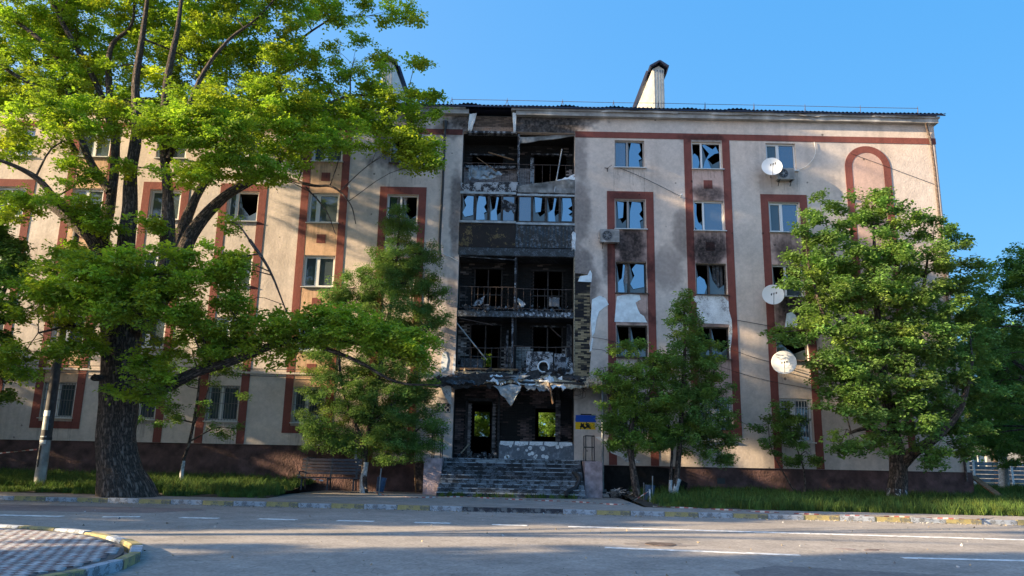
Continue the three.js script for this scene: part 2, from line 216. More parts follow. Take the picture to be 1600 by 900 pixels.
// footway, apron before the stairs, verges rising to the wall
const walk = structure('footway', flat([[-40, kz(-40) - 0.14], [40, kz(40) - 0.14], [40, wz(40) - 0.2], [4.4, wz(4.4) - 0.2], [4.4, -33], [-7.6, -33], [-8.6, wz(-8.6) - 0.2], [-40, wz(-40) - 0.2]], -0.02, 0.14), M.walk);
const gy = (x, z) => { const e = wz(x), t = clamp((e - z) / (e + 33)); return 0.115 + t * (x < 0 ? 0.34 : 0.17) + (fbm(x * 0.7, z * 0.7, 7, 3) - 0.5) * 0.1 * Math.min(1, t * 4); };
function verge(name, x0, x1, z1, m) { const nx = 60, nz = 24, pos = [], idx = []; for (let j = 0; j <= nz; j++) for (let i = 0; i <= nx; i++) { const x = x0 + (x1 - x0) * i / nx, z = wz(x) + (z1 - wz(x)) * j / nz; pos.push(x, gy(x, z), z); } for (let j = 0; j < nz; j++) for (let i = 0; i < nx; i++) { const a = j * (nx + 1) + i; idx.push(a, a + 1, a + nx + 1, a + 1, a + nx + 2, a + nx + 1); } const g = new THREE.BufferGeometry(); g.setAttribute('position', new THREE.Float32BufferAttribute(pos, 3)); g.setIndex(idx); g.computeVertexNormals(); return structure(name, uvm(g), m); }
verge('verge', -40, -8.0, -33.2, M.soil); verge('verge', 4.5, 40, -33.2, M.soil);
structure('lawn', flat([[19.3, -33.1], [120, -33.1], [120, -120], [19.3, -120]], 0.16, 0.1), M.turf);
// kerb stones, white and yellow in turn
function stone(x0, z0, x1, z1, h, w, m, parent, R) {
  const d = V(x1 - x0, 0, z1 - z0), L = d.length(); const s = new THREE.Shape(); s.moveTo(0, 0); s.lineTo(0, h - 0.03); s.lineTo(0.025, h); s.lineTo(w, h); s.lineTo(w, 0);
  const g = new THREE.ExtrudeGeometry(s, { depth: L - 0.012, bevelEnabled: false }); uvm(g); g.translate(0, -0.2 + (R() - 0.5) * 0.026, 0);
  const o = new THREE.Matrix4().makeBasis(V(0, 1, 0).cross(V(0, 0, 1)).negate(), V(0, 1, 0), V(0, 0, 1)); const dir = d.normalize(), n = dir.clone().cross(V(0, 1, 0)).negate(); o.makeBasis(n, V(0, 1, 0), dir); o.setPosition(x0, 0, z0); g.applyMatrix4(o); part('kerb_stone', g, m, parent);
}
{ const kerb = structure('kerb', box(-60, 50, -0.3, -0.2, -30, -19), M.conc); const R = rng(31); let x = -20.4, k = 0;
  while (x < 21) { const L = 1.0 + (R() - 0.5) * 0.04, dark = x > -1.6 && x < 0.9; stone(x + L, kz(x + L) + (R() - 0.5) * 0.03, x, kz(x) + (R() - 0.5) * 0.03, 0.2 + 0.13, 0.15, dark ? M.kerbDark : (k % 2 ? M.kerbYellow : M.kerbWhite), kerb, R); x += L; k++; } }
// near island of block paving with its own kerb
{ const out = [[-14.5, -16.2], [-11.5, -15.85], [-9.7, -15.4], [-8.28, -14.95], [-7.25, -14.3], [-6.55, -13.55], [-6.0, -12.85], [-5.6, -12.0], [-5.42, -11.3], [-5.40, -10.3], [-5.6, -9.3], [-6.0, -8.4], [-6.5, -7.4], [-7.2, -6.2]];
  const curve = new THREE.CatmullRomCurve3(out.map(p => V(p[0], 0, p[1]))), pts = curve.getSpacedPoints(19); const R = rng(77);
  const isl = structure('traffic_island', flat([...curve.getSpacedPoints(60).map(p => [p.x - 0.1, p.z + 0.02]), [-30, -6.2], [-30, -16.3]], -0.02, 0.12), M.joint);
  const cols = [M.kerbWhite, M.kerbYellow]; for (let i = 0; i < pts.length - 1; i++) { const a = pts[i], b = pts[i + 1]; stone(a.x, a.z, b.x, b.z, 0.2 + 0.135, 0.17, cols[(i + 1) % 2], isl, R); }
  const fine = curve.getSpacedPoints(160), inside = (x, z) => { let ok = x > -14.4 && z < -6.4; let best = 1e9, bi = 0; for (let i = 0; i < fine.length; i++) { const d = (fine[i].x - x) ** 2 + (fine[i].z - z) ** 2; if (d < best) { best = d; bi = i; } } const q = fine[Math.min(bi + 1, 160)].clone().sub(fine[Math.max(0, bi - 1)]), c = q.x * (z - fine[bi].z) - q.z * (x - fine[bi].x); return ok && c > 0 && best > 0.24 * 0.24; };
  const th = 0.42, ct = Math.cos(th), sn = Math.sin(th), list = [];
  for (let r = -130; r < 130; r++) for (let k = -120; k < 120; k++) { const off = (r % 2) * 0.12, u = k * 0.24 + off, v = r * 0.112; for (const [du, w, m] of [[0, 0.135, 0], [0.12, 0.09, 1]]) { const uu = u + du, x = -9 + uu * ct - v * sn, z = -11 + uu * sn + v * ct; if (!inside(x, z)) continue; const dir = V(x, 0.11 - EYE, z), dep = dir.dot(fwd), px = 800 + FOC * dir.dot(camR) / dep, py = 450 - FOC * dir.dot(camU) / dep; if (px < -40 || py > 940) continue; list.push([x, z, w, m === 1 && R() < 0.3 ? 2 : m, dep, R()]); } }
  list.sort((a, b) => a[4] - b[4]); const ms = [M.paverLight, M.paverDark, M.paverRed], rest = [[], [], []];
  list.forEach(([x, z, w, m, d, j], i) => { const g = box(-w / 2, w / 2, -0.03, 0.012 + j * 0.005, -0.051, 0.051); g.rotateY(-th); g.translate(x, 0.105, z); uvm(g); if (i < 290) part('paver', g, ms[m], isl); else rest[m].push(g); });
  rest.forEach((g, m) => g.length && part('paving', g, ms[m], isl, 'stuff')); }

// ---------------------------------------------------------------- the apartment building
const bld = thing('apartment_building', 'five storey plastered apartment block with a burnt balcony bay and red window stripes', 'apartment building', [0, 0, ZF]);
const OX0 = -2.39, OX1 = 2.75, ROWS = [2.87, 5.93, 8.76, 11.7, 14.62], HTS = [1.5, 1.4, 1.42, 1.4, 1.33];
const COL = { F: -22.7, E: -19.2, D: -15.7, C: -12.2, B: -8.55, A: -5.0, R1: 5.26, R2: 8.8, R3: 12.2 }, WW = 1.36;
const cell = (c, r) => { const right = c[0] === 'R', y0 = r === 0 && right ? 2.47 : ROWS[r], y1 = r === 0 && right ? 4.3 : ROWS[r] + HTS[r]; return { x0: COL[c] - WW / 2, x1: COL[c] + WW / 2, y0, y1 }; };
const rect = (x0, x1, y0, y1) => [[x0, y0], [x1, y0], [x1, y1], [x0, y1]];
const holes = []; for (const c in COL) for (let r = 0; r < 5; r++) { if (c === 'A' && r === 0) continue; const q = cell(c, r); holes.push(rect(q.x0, q.x1, q.y0, q.y1)); }
for (const x of [-26.2, -29.7, -33.2]) for (let r = 0; r < 5; r++) holes.push(rect(x - 0.68, x + 0.68, ROWS[r], ROWS[r] + 1.4));
const RJ = rng(900), jag = (a, b, n, j) => Array.from({ length: n }, (_, i) => { const t = (i + 0.5) / n; return [a[0] + (b[0] - a[0]) * t + (RJ() - 0.5) * j, a[1] + (b[1] - a[1]) * t + (RJ() - 0.5) * j * 0.5]; });
const outline = [[FX0, 1.93], [-6.38, 1.93], [-6.38, 1.37], [OX0, 1.37], [OX0, 16.25], [-2.12, 16.27], ...jag([-2.1, 16.3], [-1.85, 17.0], 4, 0.16), [-1.85, FTOP], [FX0, FTOP]];
const outline2 = [[0.02, 16.27], [OX1, 16.25], [OX1, 9.62], ...jag([2.95, 9.62], [3.5, 9.55], 3, 0.1), [3.52, 9.5], ...jag([3.5, 9.3], [3.46, 5.9], 9, 0.14), ...jag([3.4, 5.6], [3.36, 5.0], 2, 0.1), [3.36, 4.7], [OX1, 4.7], [OX1, 1.37], [FX1, 1.37], [FX1, FTOP], [0.0, FTOP], ...jag([-0.05, 16.95], [-0.05, 16.3], 4, 0.16)];
part('wall', poly(outline, holes.filter(h => h[0][0] < 0), 0.36, ZF - 0.36), M.wall, bld);
part('wall', poly(outline2, holes.filter(h => h[0][0] > 0), 0.36, ZF - 0.36), M.wall, bld);
parts('plinth', [box(FX0, -6.38, -0.3, 1.93, ZF - 0.42, ZF - 0.06), box(-6.38, OX0, -0.3, 1.37, ZF - 0.42, ZF - 0.06)], M.plinth, bld);
parts('plinth', [box(OX1, FX1 + 0.12, -0.3, 1.37, ZF - 0.42, ZF - 0.06)], M.plinth, bld);
part('soot_mark', poly([[3.9, 0.2], [7.4, 0.2], [7.5, 0.7], [6.9, 1.0], [7.2, 1.25], [6.2, 1.33], [3.9, 1.35]], null, 0.004, ZF - 0.058), M.soot, bld);
for (const [px, py] of [[485, 718], [1127, 751], [196, 712]]) { const p = P(px, py, ZF); part('vent', box(p.x - 0.17, p.x + 0.17, p.y - 0.13, p.y + 0.1, ZF - 0.08, ZF - 0.045), M.black, bld); }
parts('side_wall', [box(FX1 - 0.36, FX1, -0.3, FTOP, -45, ZF - 0.36)], M.wall, bld); part('side_wall', box(FX0, FX0 + 0.36, -0.3, FTOP, -45, ZF - 0.36), M.wall, bld);
// rear wall with the openings one sees right through
const rear = [P(741, 682, -45), P(766, 644, -45), P(841, 682, -45), P(868, 645, -45), P(752, 574, -45), P(769, 553, -45)];
const rr = (a, b) => rect(a.x, b.x, Math.min(a.y, b.y), Math.max(a.y, b.y)), rh = [rr(rear[0], rear[1]), rr(rear[2], rear[3]), rr(rear[4], rear[5])];
part('rear_wall', poly(rect(FX0 + 0.36, FX1 - 0.36, -0.3, FTOP), rh, 0.3, -45), M.soot, bld);
// rooms: floors, a spine wall and cross walls
for (const y of [1.4, 4.72, 7.72, 10.52, 13.3, 16.72]) { const y0 = y - (y === 1.4 ? 0.4 : 0.2); parts('floor_slab', [box(FX0 + 0.36, FX1 - 0.36, y0, y, -44.7, -34.7), box(FX0 + 0.36, OX0 - 0.3, y0, y, -34.7, ZF - 0.36), box(3.55, FX1 - 0.36, y0, y, -34.7, ZF - 0.36)], M.soot, bld); }
part('spine_wall', [poly(rect(FX0 + 0.36, FX1 - 0.36, 1.4, 16.5), [rect(-2.2, -0.2, 1.45, 4.3), rect(1.0, 2.5, 1.6, 4.2), rect(-1.9, -0.3, 5.0, 7.3)], 0.2, -39)], M.soot, bld);
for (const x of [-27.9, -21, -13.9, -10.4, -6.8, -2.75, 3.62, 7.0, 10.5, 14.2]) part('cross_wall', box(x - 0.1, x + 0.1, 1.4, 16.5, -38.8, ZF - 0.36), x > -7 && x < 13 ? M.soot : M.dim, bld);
parts('cross_wall', [box(0.3, 0.5, 1.4, 16.5, -38.8, -34.75), box(-0.1, 0.5, 1.4, 7.6, -44.7, -39)], M.soot, bld);

// stripes, spandrels and squares of the facade
const stripeBand = (g, lab) => part('stripe', g, M.stripe, bld);
const pz = [ZF + 0.001, ZF + 0.022];
stripeBand([box(FX0, OX0 - 0.02, 16.05, 16.32, ...pz)]); stripeBand([box(OX1 + 0.02, FX1 + 0.02, 16.05, 16.34, ...pz)]);
for (const c in COL) { const x = COL[c], open = ['B', 'E', 'R2'].includes(c), right = c[0] === 'R', base = right || c === 'A' ? 1.38 : 1.94, lo = open ? (right ? 2.62 : 2.43) : base, hi = open ? 16.05 : 13.47;
  for (const s of [-1, 1]) { const a = x + s * 1.05, b = x + s * 0.71; stripeBand(box(Math.min(a, b), Math.max(a, b), lo, hi, ...pz)); }
  if (!open) stripeBand(box(x - 0.71, x + 0.71, 13.12, 13.47, ...pz)); else stripeBand(box(x - 0.71, x + 0.71, lo, lo + 0.3, ...pz));
  if (open) for (let r = 0; r < 4; r++) { const a = cell(c, r).y1, b = cell(c, r + 1).y0; part('spandrel', box(x - 0.708, x + 0.708, a + 0.02, b - 0.05, ZF + 0.001, ZF + 0.012), right ? M.rose : M.peach, bld); const m = (a + b) / 2 + 0.02; part('ornament', box(x - 0.2, x + 0.2, m - 0.2, m + 0.2, ZF + 0.013, ZF + 0.022), M.stripe, bld); }
  else if (c === 'R1' || c === 'R3') for (let r = 1; r < 3; r++) { const a = cell(c, r).y1, b = cell(c, r + 1).y0; part('spandrel', box(x - 0.708, x + 0.708, a + 0.02, b - 0.05, ZF + 0.001, ZF + 0.012), M.rose, bld); } }
{ const arc = (r, y0, cx, cy) => { const o = [[cx - r, y0]]; for (let i = 0; i <= 24; i++) { const a = Math.PI - i / 24 * Math.PI; o.push([cx + Math.cos(a) * r, cy + Math.sin(a) * r]); } o.push([cx + r, y0]); return o; }; const cx = 16.13, cy = 14.85; part('stripe', poly([...arc(1.04, 2.2, cx, cy), ...arc(0.72, 2.2, cx, cy).reverse()], null, 0.021, ZF + 0.001), M.stripe, bld); part('spandrel', poly(arc(0.716, 2.2, cx, cy), null, 0.011, ZF + 0.001), M.rose, bld); }
part('string_course', [box(FX0, -6.6, 4.9, 4.98, ZF + 0.001, ZF + 0.06)], M.wall, bld);
for (const y of [4.78, 5.08]) part('cable', tube([V(-34, y + 0.05, ZF + 0.09), V(-20, y, ZF + 0.08), V(-13, y + 0.02, ZF + 0.09), V(-6.6, y, ZF + 0.09)], [0.015, 0.015, 0.015, 0.015], 5), M.black, bld);
// cornice with its broken gap over the balcony bay
parts('cornice', [box(FX0 - 0.1, -2.15, 17.0, 17.22, ZF - 0.3, ZF + 0.26), box(FX0 - 0.1, -2.3, 17.22, 17.29, ZF - 0.3, ZF + 0.33)], M.cornice, bld);
parts('cornice', [box(0.02, FX1 + 0.1, 17.0, 17.2, ZF - 0.3, ZF + 0.26), box(-0.2, FX1 + 0.15, 17.2, 17.29, ZF - 0.3, ZF + 0.33)], M.cornice, bld);
{ const R = rng(12); for (const [a, b] of [[4, 7.5], [9, 12.3], [13, 15], [16.4, 18.6]]) part('flashing', rag(V(a, 17.34, ZF + 0.34), V(b, 17.31, ZF + 0.34), V(a, 17.14 + R() * 0.08, ZF + 0.36), V(b, 17.2, ZF + 0.36), 14, 2, 0.12, R() * 50 | 0, 0.006, 0.3), M.cornice, bld); }
parts('broken_render', [rag(V(-2.12, 17.0, ZF + 0.2), V(-1.8, 17.02, ZF + 0.2), V(-2.18, 16.3, ZF + 0.05), V(-2.0, 16.3, ZF + 0.05), 5, 7, 0.12, 4, 0.05), rag(V(-0.14, 17.1, ZF + 0.2), V(0.04, 17.1, ZF + 0.2), V(-0.08, 16.3, ZF + 0.03), V(0.03, 16.3, ZF + 0.03), 4, 7, 0.12, 9, 0.05)], M.foamWhite, bld);
// bricks
function brickwork(x0, x1, y0, y1, z, cut, colour, seed, parent) {
  const R = rng(seed), gs = []; let row = 0;
  for (let y = y0; y < y1 - 0.04; y += 0.077, row++) for (let x = x0 - (row % 2 ? 0.13 : 0); x < x1; x += 0.262) { const a = Math.max(x, x0), b = Math.min(x + 0.25, x1); if (b - a < 0.06) continue; const mx = (a + b) / 2, my = y + 0.033; if (cut(mx, my, R)) continue; const c = colour(mx, my, R), d = R() * 0.018; gs.push(tint(box(a, b, y, Math.min(y1, y + 0.065), z - 0.05, z + 0.012 + d), ...c)); }
  return part('brickwork', gs, M.brick, parent, 'stuff');
}
const sootBrick = (bias, light = [0.40, 0.34, 0.31]) => (x, y, R) => { const n = fbm(x * 1.4, y * 1.4, 200 + Math.round(bias * 10), 3) + bias + (R() - 0.5) * 0.25, k = clamp((n - 0.42) * 4), v = 0.8 + R() * 0.4; return light.map((c, i) => (0.014 + (c * 0.8 - 0.014) * k) * v * (i ? 1 : 1.04)); };
brickwork(-2.1, 0.1, 16.3, 17.05, ZF - 0.14, () => false, (x, y, R) => { const k = y < 16.5 ? 1 : 0.25 + R() * 0.4; return [0.30 * k, 0.20 * k, 0.15 * k]; }, 301, bld);
part('backing', box(-2.2, 0.2, 16.26, 17.1, ZF - 0.4, ZF - 0.16), M.mortar, bld); part('lintel', box(-2.2, 0.1, 16.2, 16.3, ZF - 0.4, ZF - 0.05), M.burntWhite2, bld);
brickwork(2.78, 3.56, 4.72, 9.62, ZF - 0.07, (x, y, R) => R() < 0.03, (x, y, R) => { const n = fbm(x * 4.5, y * 4.5, 230, 3) + (R() - 0.5) * 0.3, low = 1 - sstep(7.2, 8.1, y); const k = clamp((n - 0.55 + low * 0.18) * 4, 0, 1); return [0.02 + k * 0.34, 0.018 + k * 0.255, 0.02 + k * 0.14]; }, 303, bld);
part('backing', box(OX1 + 0.02, 3.6, 4.7, 9.64, ZF - 0.36, ZF - 0.10), M.mortar, bld);
part('edge_strip', box(OX1 - 0.03, OX1 + 0.02, 4.9, 10.4, ZF - 0.3, ZF + 0.012), M.straw, bld);

// loggias, storey by storey
const LZ = -34.35, LX0 = OX0, LX1 = OX1;
const door = { 1: [rect(-1.87, -0.43, 5.25, 7.45), rect(0.95, 2.35, 5.3, 7.4)], 2: [rect(-1.75, -0.45, 8.1, 10.05), rect(0.95, 2.35, 8.1, 10.0)], 3: [rect(-1.9, -0.4, 11, 12.9), rect(0.9, 2.3, 11, 12.9)], 4: [rect(-2.02, -0.55, 15.05, 15.62), rect(0.9, 2.5, 13.7, 15.7)], 0: [rect(-1.93, -0.75, 1.55, 4.0), rect(1.15, 2.05, 2.3, 3.75)] };
const LF = [1.55, 5.1, 7.85, 10.6, 13.4], LC = [4.7, 7.7, 10.45, 13.2, 16.2];
for (let r = 0; r < 5; r++) {
  const hs = door[r]; part('loggia_wall', poly(rect(LX0, 3.6, LF[r] - 0.2, LC[r] + 0.1), hs, 0.25, LZ - 0.32), M.soot, bld);
  const bias = [-0.08, -0.04, -0.3, -0.3, 0.06][r], light = r === 4 ? [0.52, 0.45, 0.43] : r === 1 ? [0.52, 0.50, 0.47] : r === 0 ? [0.20, 0.14, 0.13] : [0.40, 0.34, 0.31];
  brickwork(LX0, LX1, LF[r], LC[r], LZ - 0.03, (x, y) => hs.some(h => x > h[0][0] - 0.06 && x < h[1][0] + 0.06 && y > h[0][1] && y < h[2][1]), (x, y, R) => { const c = sootBrick(bias + (r === 1 ? (y < 6.5 ? 0.24 : -0.14) : r === 4 ? (y < 15 ? 0.2 : -0.35) : 0), light)(x, y, R); return c; }, 310 + r, bld);
  for (const h of hs) if (r > 0) part('loggia_lintel', box(h[0][0] - 0.1, h[1][0] + 0.1, h[2][1], h[2][1] + 0.07, LZ - 0.2, LZ + 0.03), r === 2 ? M.char : M.burntWhite2, bld);
  if (r) part('loggia_slab', [box(LX0, LX1, LF[r] - 0.26, LF[r], LZ, ZF - 0.012)], r === 4 ? M.burntWhite2 : M.charSheet, bld);
  parts('loggia_side', [box(LX0 - 0.3, LX0 - 0.001, LF[r] - 0.2, LC[r] + 0.1, LZ - 0.3, ZF - 0.362), box(LX1 + 0.001, LX1 + 0.26, LF[r] - 0.2, LC[r] + 0.1, LZ - 0.3, ZF - 0.362)], M.soot, bld);
  if (r) part('partition', box(0.12, 0.24, LF[r], LC[r], LZ, ZF - 0.25), M.soot, bld);
}
part('roof_slab', box(LX0, LX1, 16.2, 16.45, LZ - 0.3, ZF - 0.37), M.soot, bld);
// window frames and burnt leaves in the loggia openings
for (const [x0, x1, y0, y1] of [[-1.87, -0.43, 5.25, 7.45], [0.95, 2.35, 5.3, 7.4], [-1.75, -0.45, 8.1, 10.05], [0.95, 2.35, 8.1, 10.0]]) part('burnt_frame', [box(x0, x0 + 0.06, y0, y1, LZ - 0.2, LZ - 0.12), box(x1 - 0.06, x1, y0, y1, LZ - 0.2, LZ - 0.12), box((x0 + x1) / 2 - 0.03, (x0 + x1) / 2 + 0.03, y0, y1, LZ - 0.2, LZ - 0.12), box(x0 + 0.06, x1 - 0.06, y0 + 0.75, y0 + 0.8, LZ - 0.2, LZ - 0.13)], M.frameBurnt, bld);
part('burnt_frame', [box(0.75, 0.93, 13.45, 15.5, LZ + 0.05, LZ + 0.12)], M.burntWhite, bld);
part('sill', box(-2.3, 0.05, 14.92, 15.04, LZ, LZ + 0.2), M.burntWhite, bld);
// parapets, railings and glazing
const railing = (x0, x1, y0, y1, z, n, m, sag = 0) => { for (const y of [y0, y1]) part('rail', tube([V(x0, y, z), V((x0 + x1) / 2, y - sag, z), V(x1, y, z)], [0.014, 0.014, 0.014], 5), m, bld); for (let i = 0; i <= n; i++) { const x = x0 + (x1 - x0) * i / n; part('baluster', rod(V(x, y0, z), V(x, y1 + (i % 3 === 1 ? 0.03 : 0), z), 0.01, 5), m, bld); } };
const RZ = ZF - 0.14;
part('parapet', poly([[LX0 - 0.02, 13.3], [0.16, 13.3], [0.16, 13.78], ...jag([0, 13.8], [-2.3, 13.72], 8, 0.12), [LX0 - 0.02, 13.7]], null, 0.12, ZF - 0.05), M.burntWhite, bld);
part('parapet', poly([[0.17, 13.32], [LX1 - 0.01, 13.32], [LX1 - 0.01, 13.95], ...jag([2.6, 14.0], [0.5, 13.68], 7, 0.08), [0.17, 13.62]], null, 0.1, ZF - 0.06), M.conc, bld);
railing(-2.35, 0.14, 13.75, 14.75, RZ, 7, M.rust); railing(0.22, 2.7, 13.72, 14.72, RZ, 7, M.rust);
part('ceiling_panel', rag(V(0.2, 16.05, RZ), V(2.72, 16.25, RZ), V(0.2, 15.75, RZ + 0.02), V(2.72, 16.18, RZ + 0.02), 8, 2, 0.05, 6, 0.02), M.conc, bld);
part('post', box(0.13, 0.23, 13.4, 16.2, ZF - 0.2, ZF - 0.1), M.burntWhite2, bld);
parts('fallen_bar', [rod(P(763, 238, ZF - 0.4), P(803, 250, ZF - 0.2), 0.035), rod(P(745, 246, ZF - 0.2), P(776, 268, ZF + 0.02), 0.02)], M.wood, bld); parts('fallen_bar', [rod(P(878, 233, ZF - 0.3), P(866, 300, ZF + 0.06), 0.028)], M.metal, bld);
part('torn_sheet', rag(P(735, 258, ZF - 0.3), P(762, 257, ZF - 0.3), P(732, 278, ZF - 0.02), P(780, 272, ZF - 0.02), 10, 6, 0.35, 15, 0.012, 0.4), M.galv, bld);
part('torn_sheet', rag(P(755, 268, ZF - 0.2), P(776, 266, ZF - 0.2), P(752, 280, ZF), P(786, 274, ZF), 8, 4, 0.25, 18, 0.012, 0.4), M.metal, bld);
part('torn_sheet', rag(P(868, 283, ZF - 0.1), P(898, 274, ZF - 0.1), P(866, 290, ZF + 0.02), P(898, 281, ZF + 0.02), 10, 3, 0.2, 21, 0.02, 0.5), M.foamWhite, bld);
// third floor glazing
const GZ = ZF - 0.06;
parts('balcony_sill', [box(LX0 - 0.04, 0.1, 13.2, 13.3, ZF - 0.1, ZF + 0.07), box(0.14, LX1, 13.16, 13.24, ZF - 0.1, ZF + 0.05)], M.metal, bld);
parts('balcony_sill', [box(LX0 - 0.02, 0.12, 11.84, 11.94, ZF - 0.12, ZF + 0.08), box(0.12, LX1, 11.80, 11.90, ZF - 0.12, ZF + 0.06)], M.metal, bld);
const SH = [ // remaining glass, in fractions of a pane
  [[0, 0.3], [0.2, 0.12], [0.95, 0.2], [0.95, 0.98], [0.4, 1], [0.12, 0.82], [0.3, 0.6]], [[0.02, 0], [0.8, 0.02], [0.72, 0.3], [0.95, 0.36], [0.7, 0.55], [0.9, 0.7], [0.8, 0.97], [0.2, 1], [0.05, 0.6]],
  [[0.2, 0.35], [0.65, 0.4], [0.75, 0.96], [0.1, 1]], [[0.12, 0], [0.72, 0], [0.62, 0.4], [0.8, 0.95], [0.62, 0.98], [0.48, 0.5], [0.1, 0.35]], [[0.05, 0.02], [0.9, 0.02], [0.98, 0.18], [0.66, 0.3], [0.98, 0.42], [0.6, 0.55], [0.96, 0.68], [0.85, 0.98], [0.1, 0.98], [0.16, 0.5]],
  [[0, 0], [0.5, 0], [0.28, 0.4], [0.72, 0.62], [0.98, 0.66], [0.8, 0.92], [0.62, 0.8], [0.12, 1], [0, 0.95], [0.4, 0.62], [0.12, 0.3]], [[0, 0], [0.7, 0], [0.95, 0.25], [0.75, 0.5], [0.3, 0.62], [0, 0.55]], [[0.45, 0], [1, 0], [1, 1], [0.3, 1], [0.55, 0.6], [0.2, 0.3]], [[0, 0.1], [0.3, 0], [1, 0], [1, 0.16], [0.45, 0.3], [0.25, 0.55], [0.3, 0.95], [0, 1]]];
const shardG = (k, x0, x1, y0, y1, z, th = 0.006) => poly(SH[k].map(([u, v]) => [x0 + (x1 - x0) * u, y0 + (y1 - y0) * v]), null, th, z);
const paneTilt = rng(444);
function pane(kind, x0, x1, y0, y1, z, parent) {
  if (kind === 'g' || kind === 's') { const o = part('pane', box(x0, x1, y0, y1, z, z + 0.008), kind === 's' ? M.smoked : M.glass, parent); return o; }
  if (kind >= '0' && kind <= '9') { if (kind !== '9') part('shard', shardG(+kind, x0, x1, y0, y1, z + 0.03), M.shard, parent); part('back_pane', poly([[x0, y0], [x1, y0], [x1, y0 + (y1 - y0) * 0.35], [x1 - (x1 - x0) * 0.4, y0 + (y1 - y0) * 0.2], [x0 + (x1 - x0) * 0.2, y0 + (y1 - y0) * 0.5], [x0, y1]], null, 0.006, z - 0.03), M.glass, parent); }
}
function frameG(x0, x1, y0, y1, splits, z, w = 0.055, d = 0.06) { const g = [box(x0, x0 + w, y0, y1, z, z + d), box(x1 - w, x1, y0, y1, z, z + d), box(x0 + w, x1 - w, y0, y0 + w, z, z + d), box(x0 + w, x1 - w, y1 - w, y1, z, z + d)]; for (const s of splits) { const x = x0 + (x1 - x0) * s; g.push(box(x - w * 0.75, x + w * 0.75, y0 + w, y1 - w, z, z + d + 0.012)); } return g; }
for (const [x0, x1, kinds, m] of [[LX0 + 0.04, 0.08, '013s', M.frameBurnt], [0.2, LX1 - 0.04, 's234', M.frameBurnt]]) {
  const w = part('balcony_window', frameG(x0, x1, 11.93, 13.18, [0.25, 0.5, 0.75], GZ - 0.03, 0.06), m, bld);
  [...kinds].forEach((k, i) => { const a = x0 + (x1 - x0) * i / 4 + 0.06, b = x0 + (x1 - x0) * (i + 1) / 4 - 0.05; pane(k, a, b, 11.99, 13.12, GZ, w); });
}
part('torn_sheet', rag(V(-0.5, 12.9, GZ + 0.05), V(0.08, 12.85, GZ + 0.05), V(-0.55, 12.5, GZ + 0.05), V(0.1, 12.4, GZ + 0.05), 6, 3, 0.2, 51, 0.01, 0.8), M.burntWhite2, bld);
part('parapet', box(LX0 - 0.03, 0.1, 10.72, 11.84, ZF - 0.06, ZF + 0.02), M.charBrown, bld);
{ const s = new THREE.PlaneGeometry(2.62, 1.02, 80, 8), p = s.attributes.position; for (let i = 0; i < p.count; i++) { const x = p.getX(i), y = p.getY(i); p.setZ(i, Math.sin(x * 38) * 0.018 + (fbm(x * 3, y * 5, 71, 3) - 0.5) * 0.16); } s.computeVertexNormals(); s.translate(1.42, 11.25, ZF + 0.01); part('parapet', uvm(s), M.charSheet, bld); part('parapet_backing', box(0.12, LX1 - 0.01, 10.72, 11.8, ZF - 0.16, ZF - 0.1), M.soot, bld); }
part('balcony_edge', [box(LX0 - 0.03, LX1, 10.36, 10.7, ZF - 0.1, ZF + 0.03)], M.charSheet, bld);
part('insulation_lump', [rag(V(2.62, 11.5, ZF + 0.06), V(2.8, 11.55, ZF + 0.05), V(2.62, 10.8, ZF + 0.06), V(2.78, 10.75, ZF + 0.05), 3, 6, 0.15, 25, 0.04, 0.6)], M.foamWhite, bld);
// second floor railing, first floor railing, charred edges
railing(-2.3, 0.1, 8.0, 8.95, RZ, 9, M.rust, 0.01); railing(0.2, 2.7, 8.0, 8.9, RZ, 8, M.rust, 0.02);
parts('post', [box(0.1, 0.18, 7.85, 10.3, ZF - 0.2, ZF - 0.12), rod(V(-2.35, 10.32, RZ), V(0.12, 10.2, RZ), 0.03)], M.burntWhite2, bld);
{ const g = []; for (let i = 0; i < 14; i++) { const x = 0.25 + i * 0.17; g.push(rag(V(x, 7.83, ZF - 0.02), V(x + 0.13, 7.83, ZF - 0.02), V(x - 0.02, 7.66, ZF + 0.06), V(x + 0.11, 7.62, ZF + 0.05), 2, 2, 0.06, 60 + i, 0.02, 0.3)); } part('melted_edge', g, M.burntWhite, bld); }
parts('post', [box(0.02, 0.1, 5.1, 7.6, ZF - 0.22, ZF - 0.14), box(-0.22, -0.12, 5.1, 7.2, LZ + 0.1, LZ + 0.18)], M.burntWhite2, bld);
parts('fallen_bar', [rod(P(714, 505, ZF - 0.1), P(760, 562, ZF - 0.25), 0.03)], M.metal, bld);
parts('fallen_bar', [rod(P(718, 497, ZF - 0.1), P(770, 508, ZF - 0.4), 0.02), rod(P(860, 512, LZ + 0.1), P(876, 527, LZ + 0.2), 0.03)], M.rust, bld);
railing(-2.3, 0.05, 5.35, 6.25, RZ, 8, M.rust, 0.03); railing(0.12, 2.7, 5.35, 6.35, RZ, 7, M.rust, 0.05);
part('balcony_edge', [box(LX0 - 0.02, 0.1, 5.08, 5.18, ZF - 0.1, ZF + 0.03)], M.straw, bld); part('balcony_edge', [box(LX0 - 0.02, 0.3, 5.26, 5.34, ZF - 0.2, ZF - 0.02)], M.wood, bld);
part('side_lining', [box(2.5, 2.72, 5.2, 7.5, LZ + 0.1, LZ + 0.3)], M.kerbDark, bld);
part('loggia_chest', box(-2.2, -1.2, 5.12, 5.85, LZ + 0.02, LZ + 0.5), M.charSheet, bld);
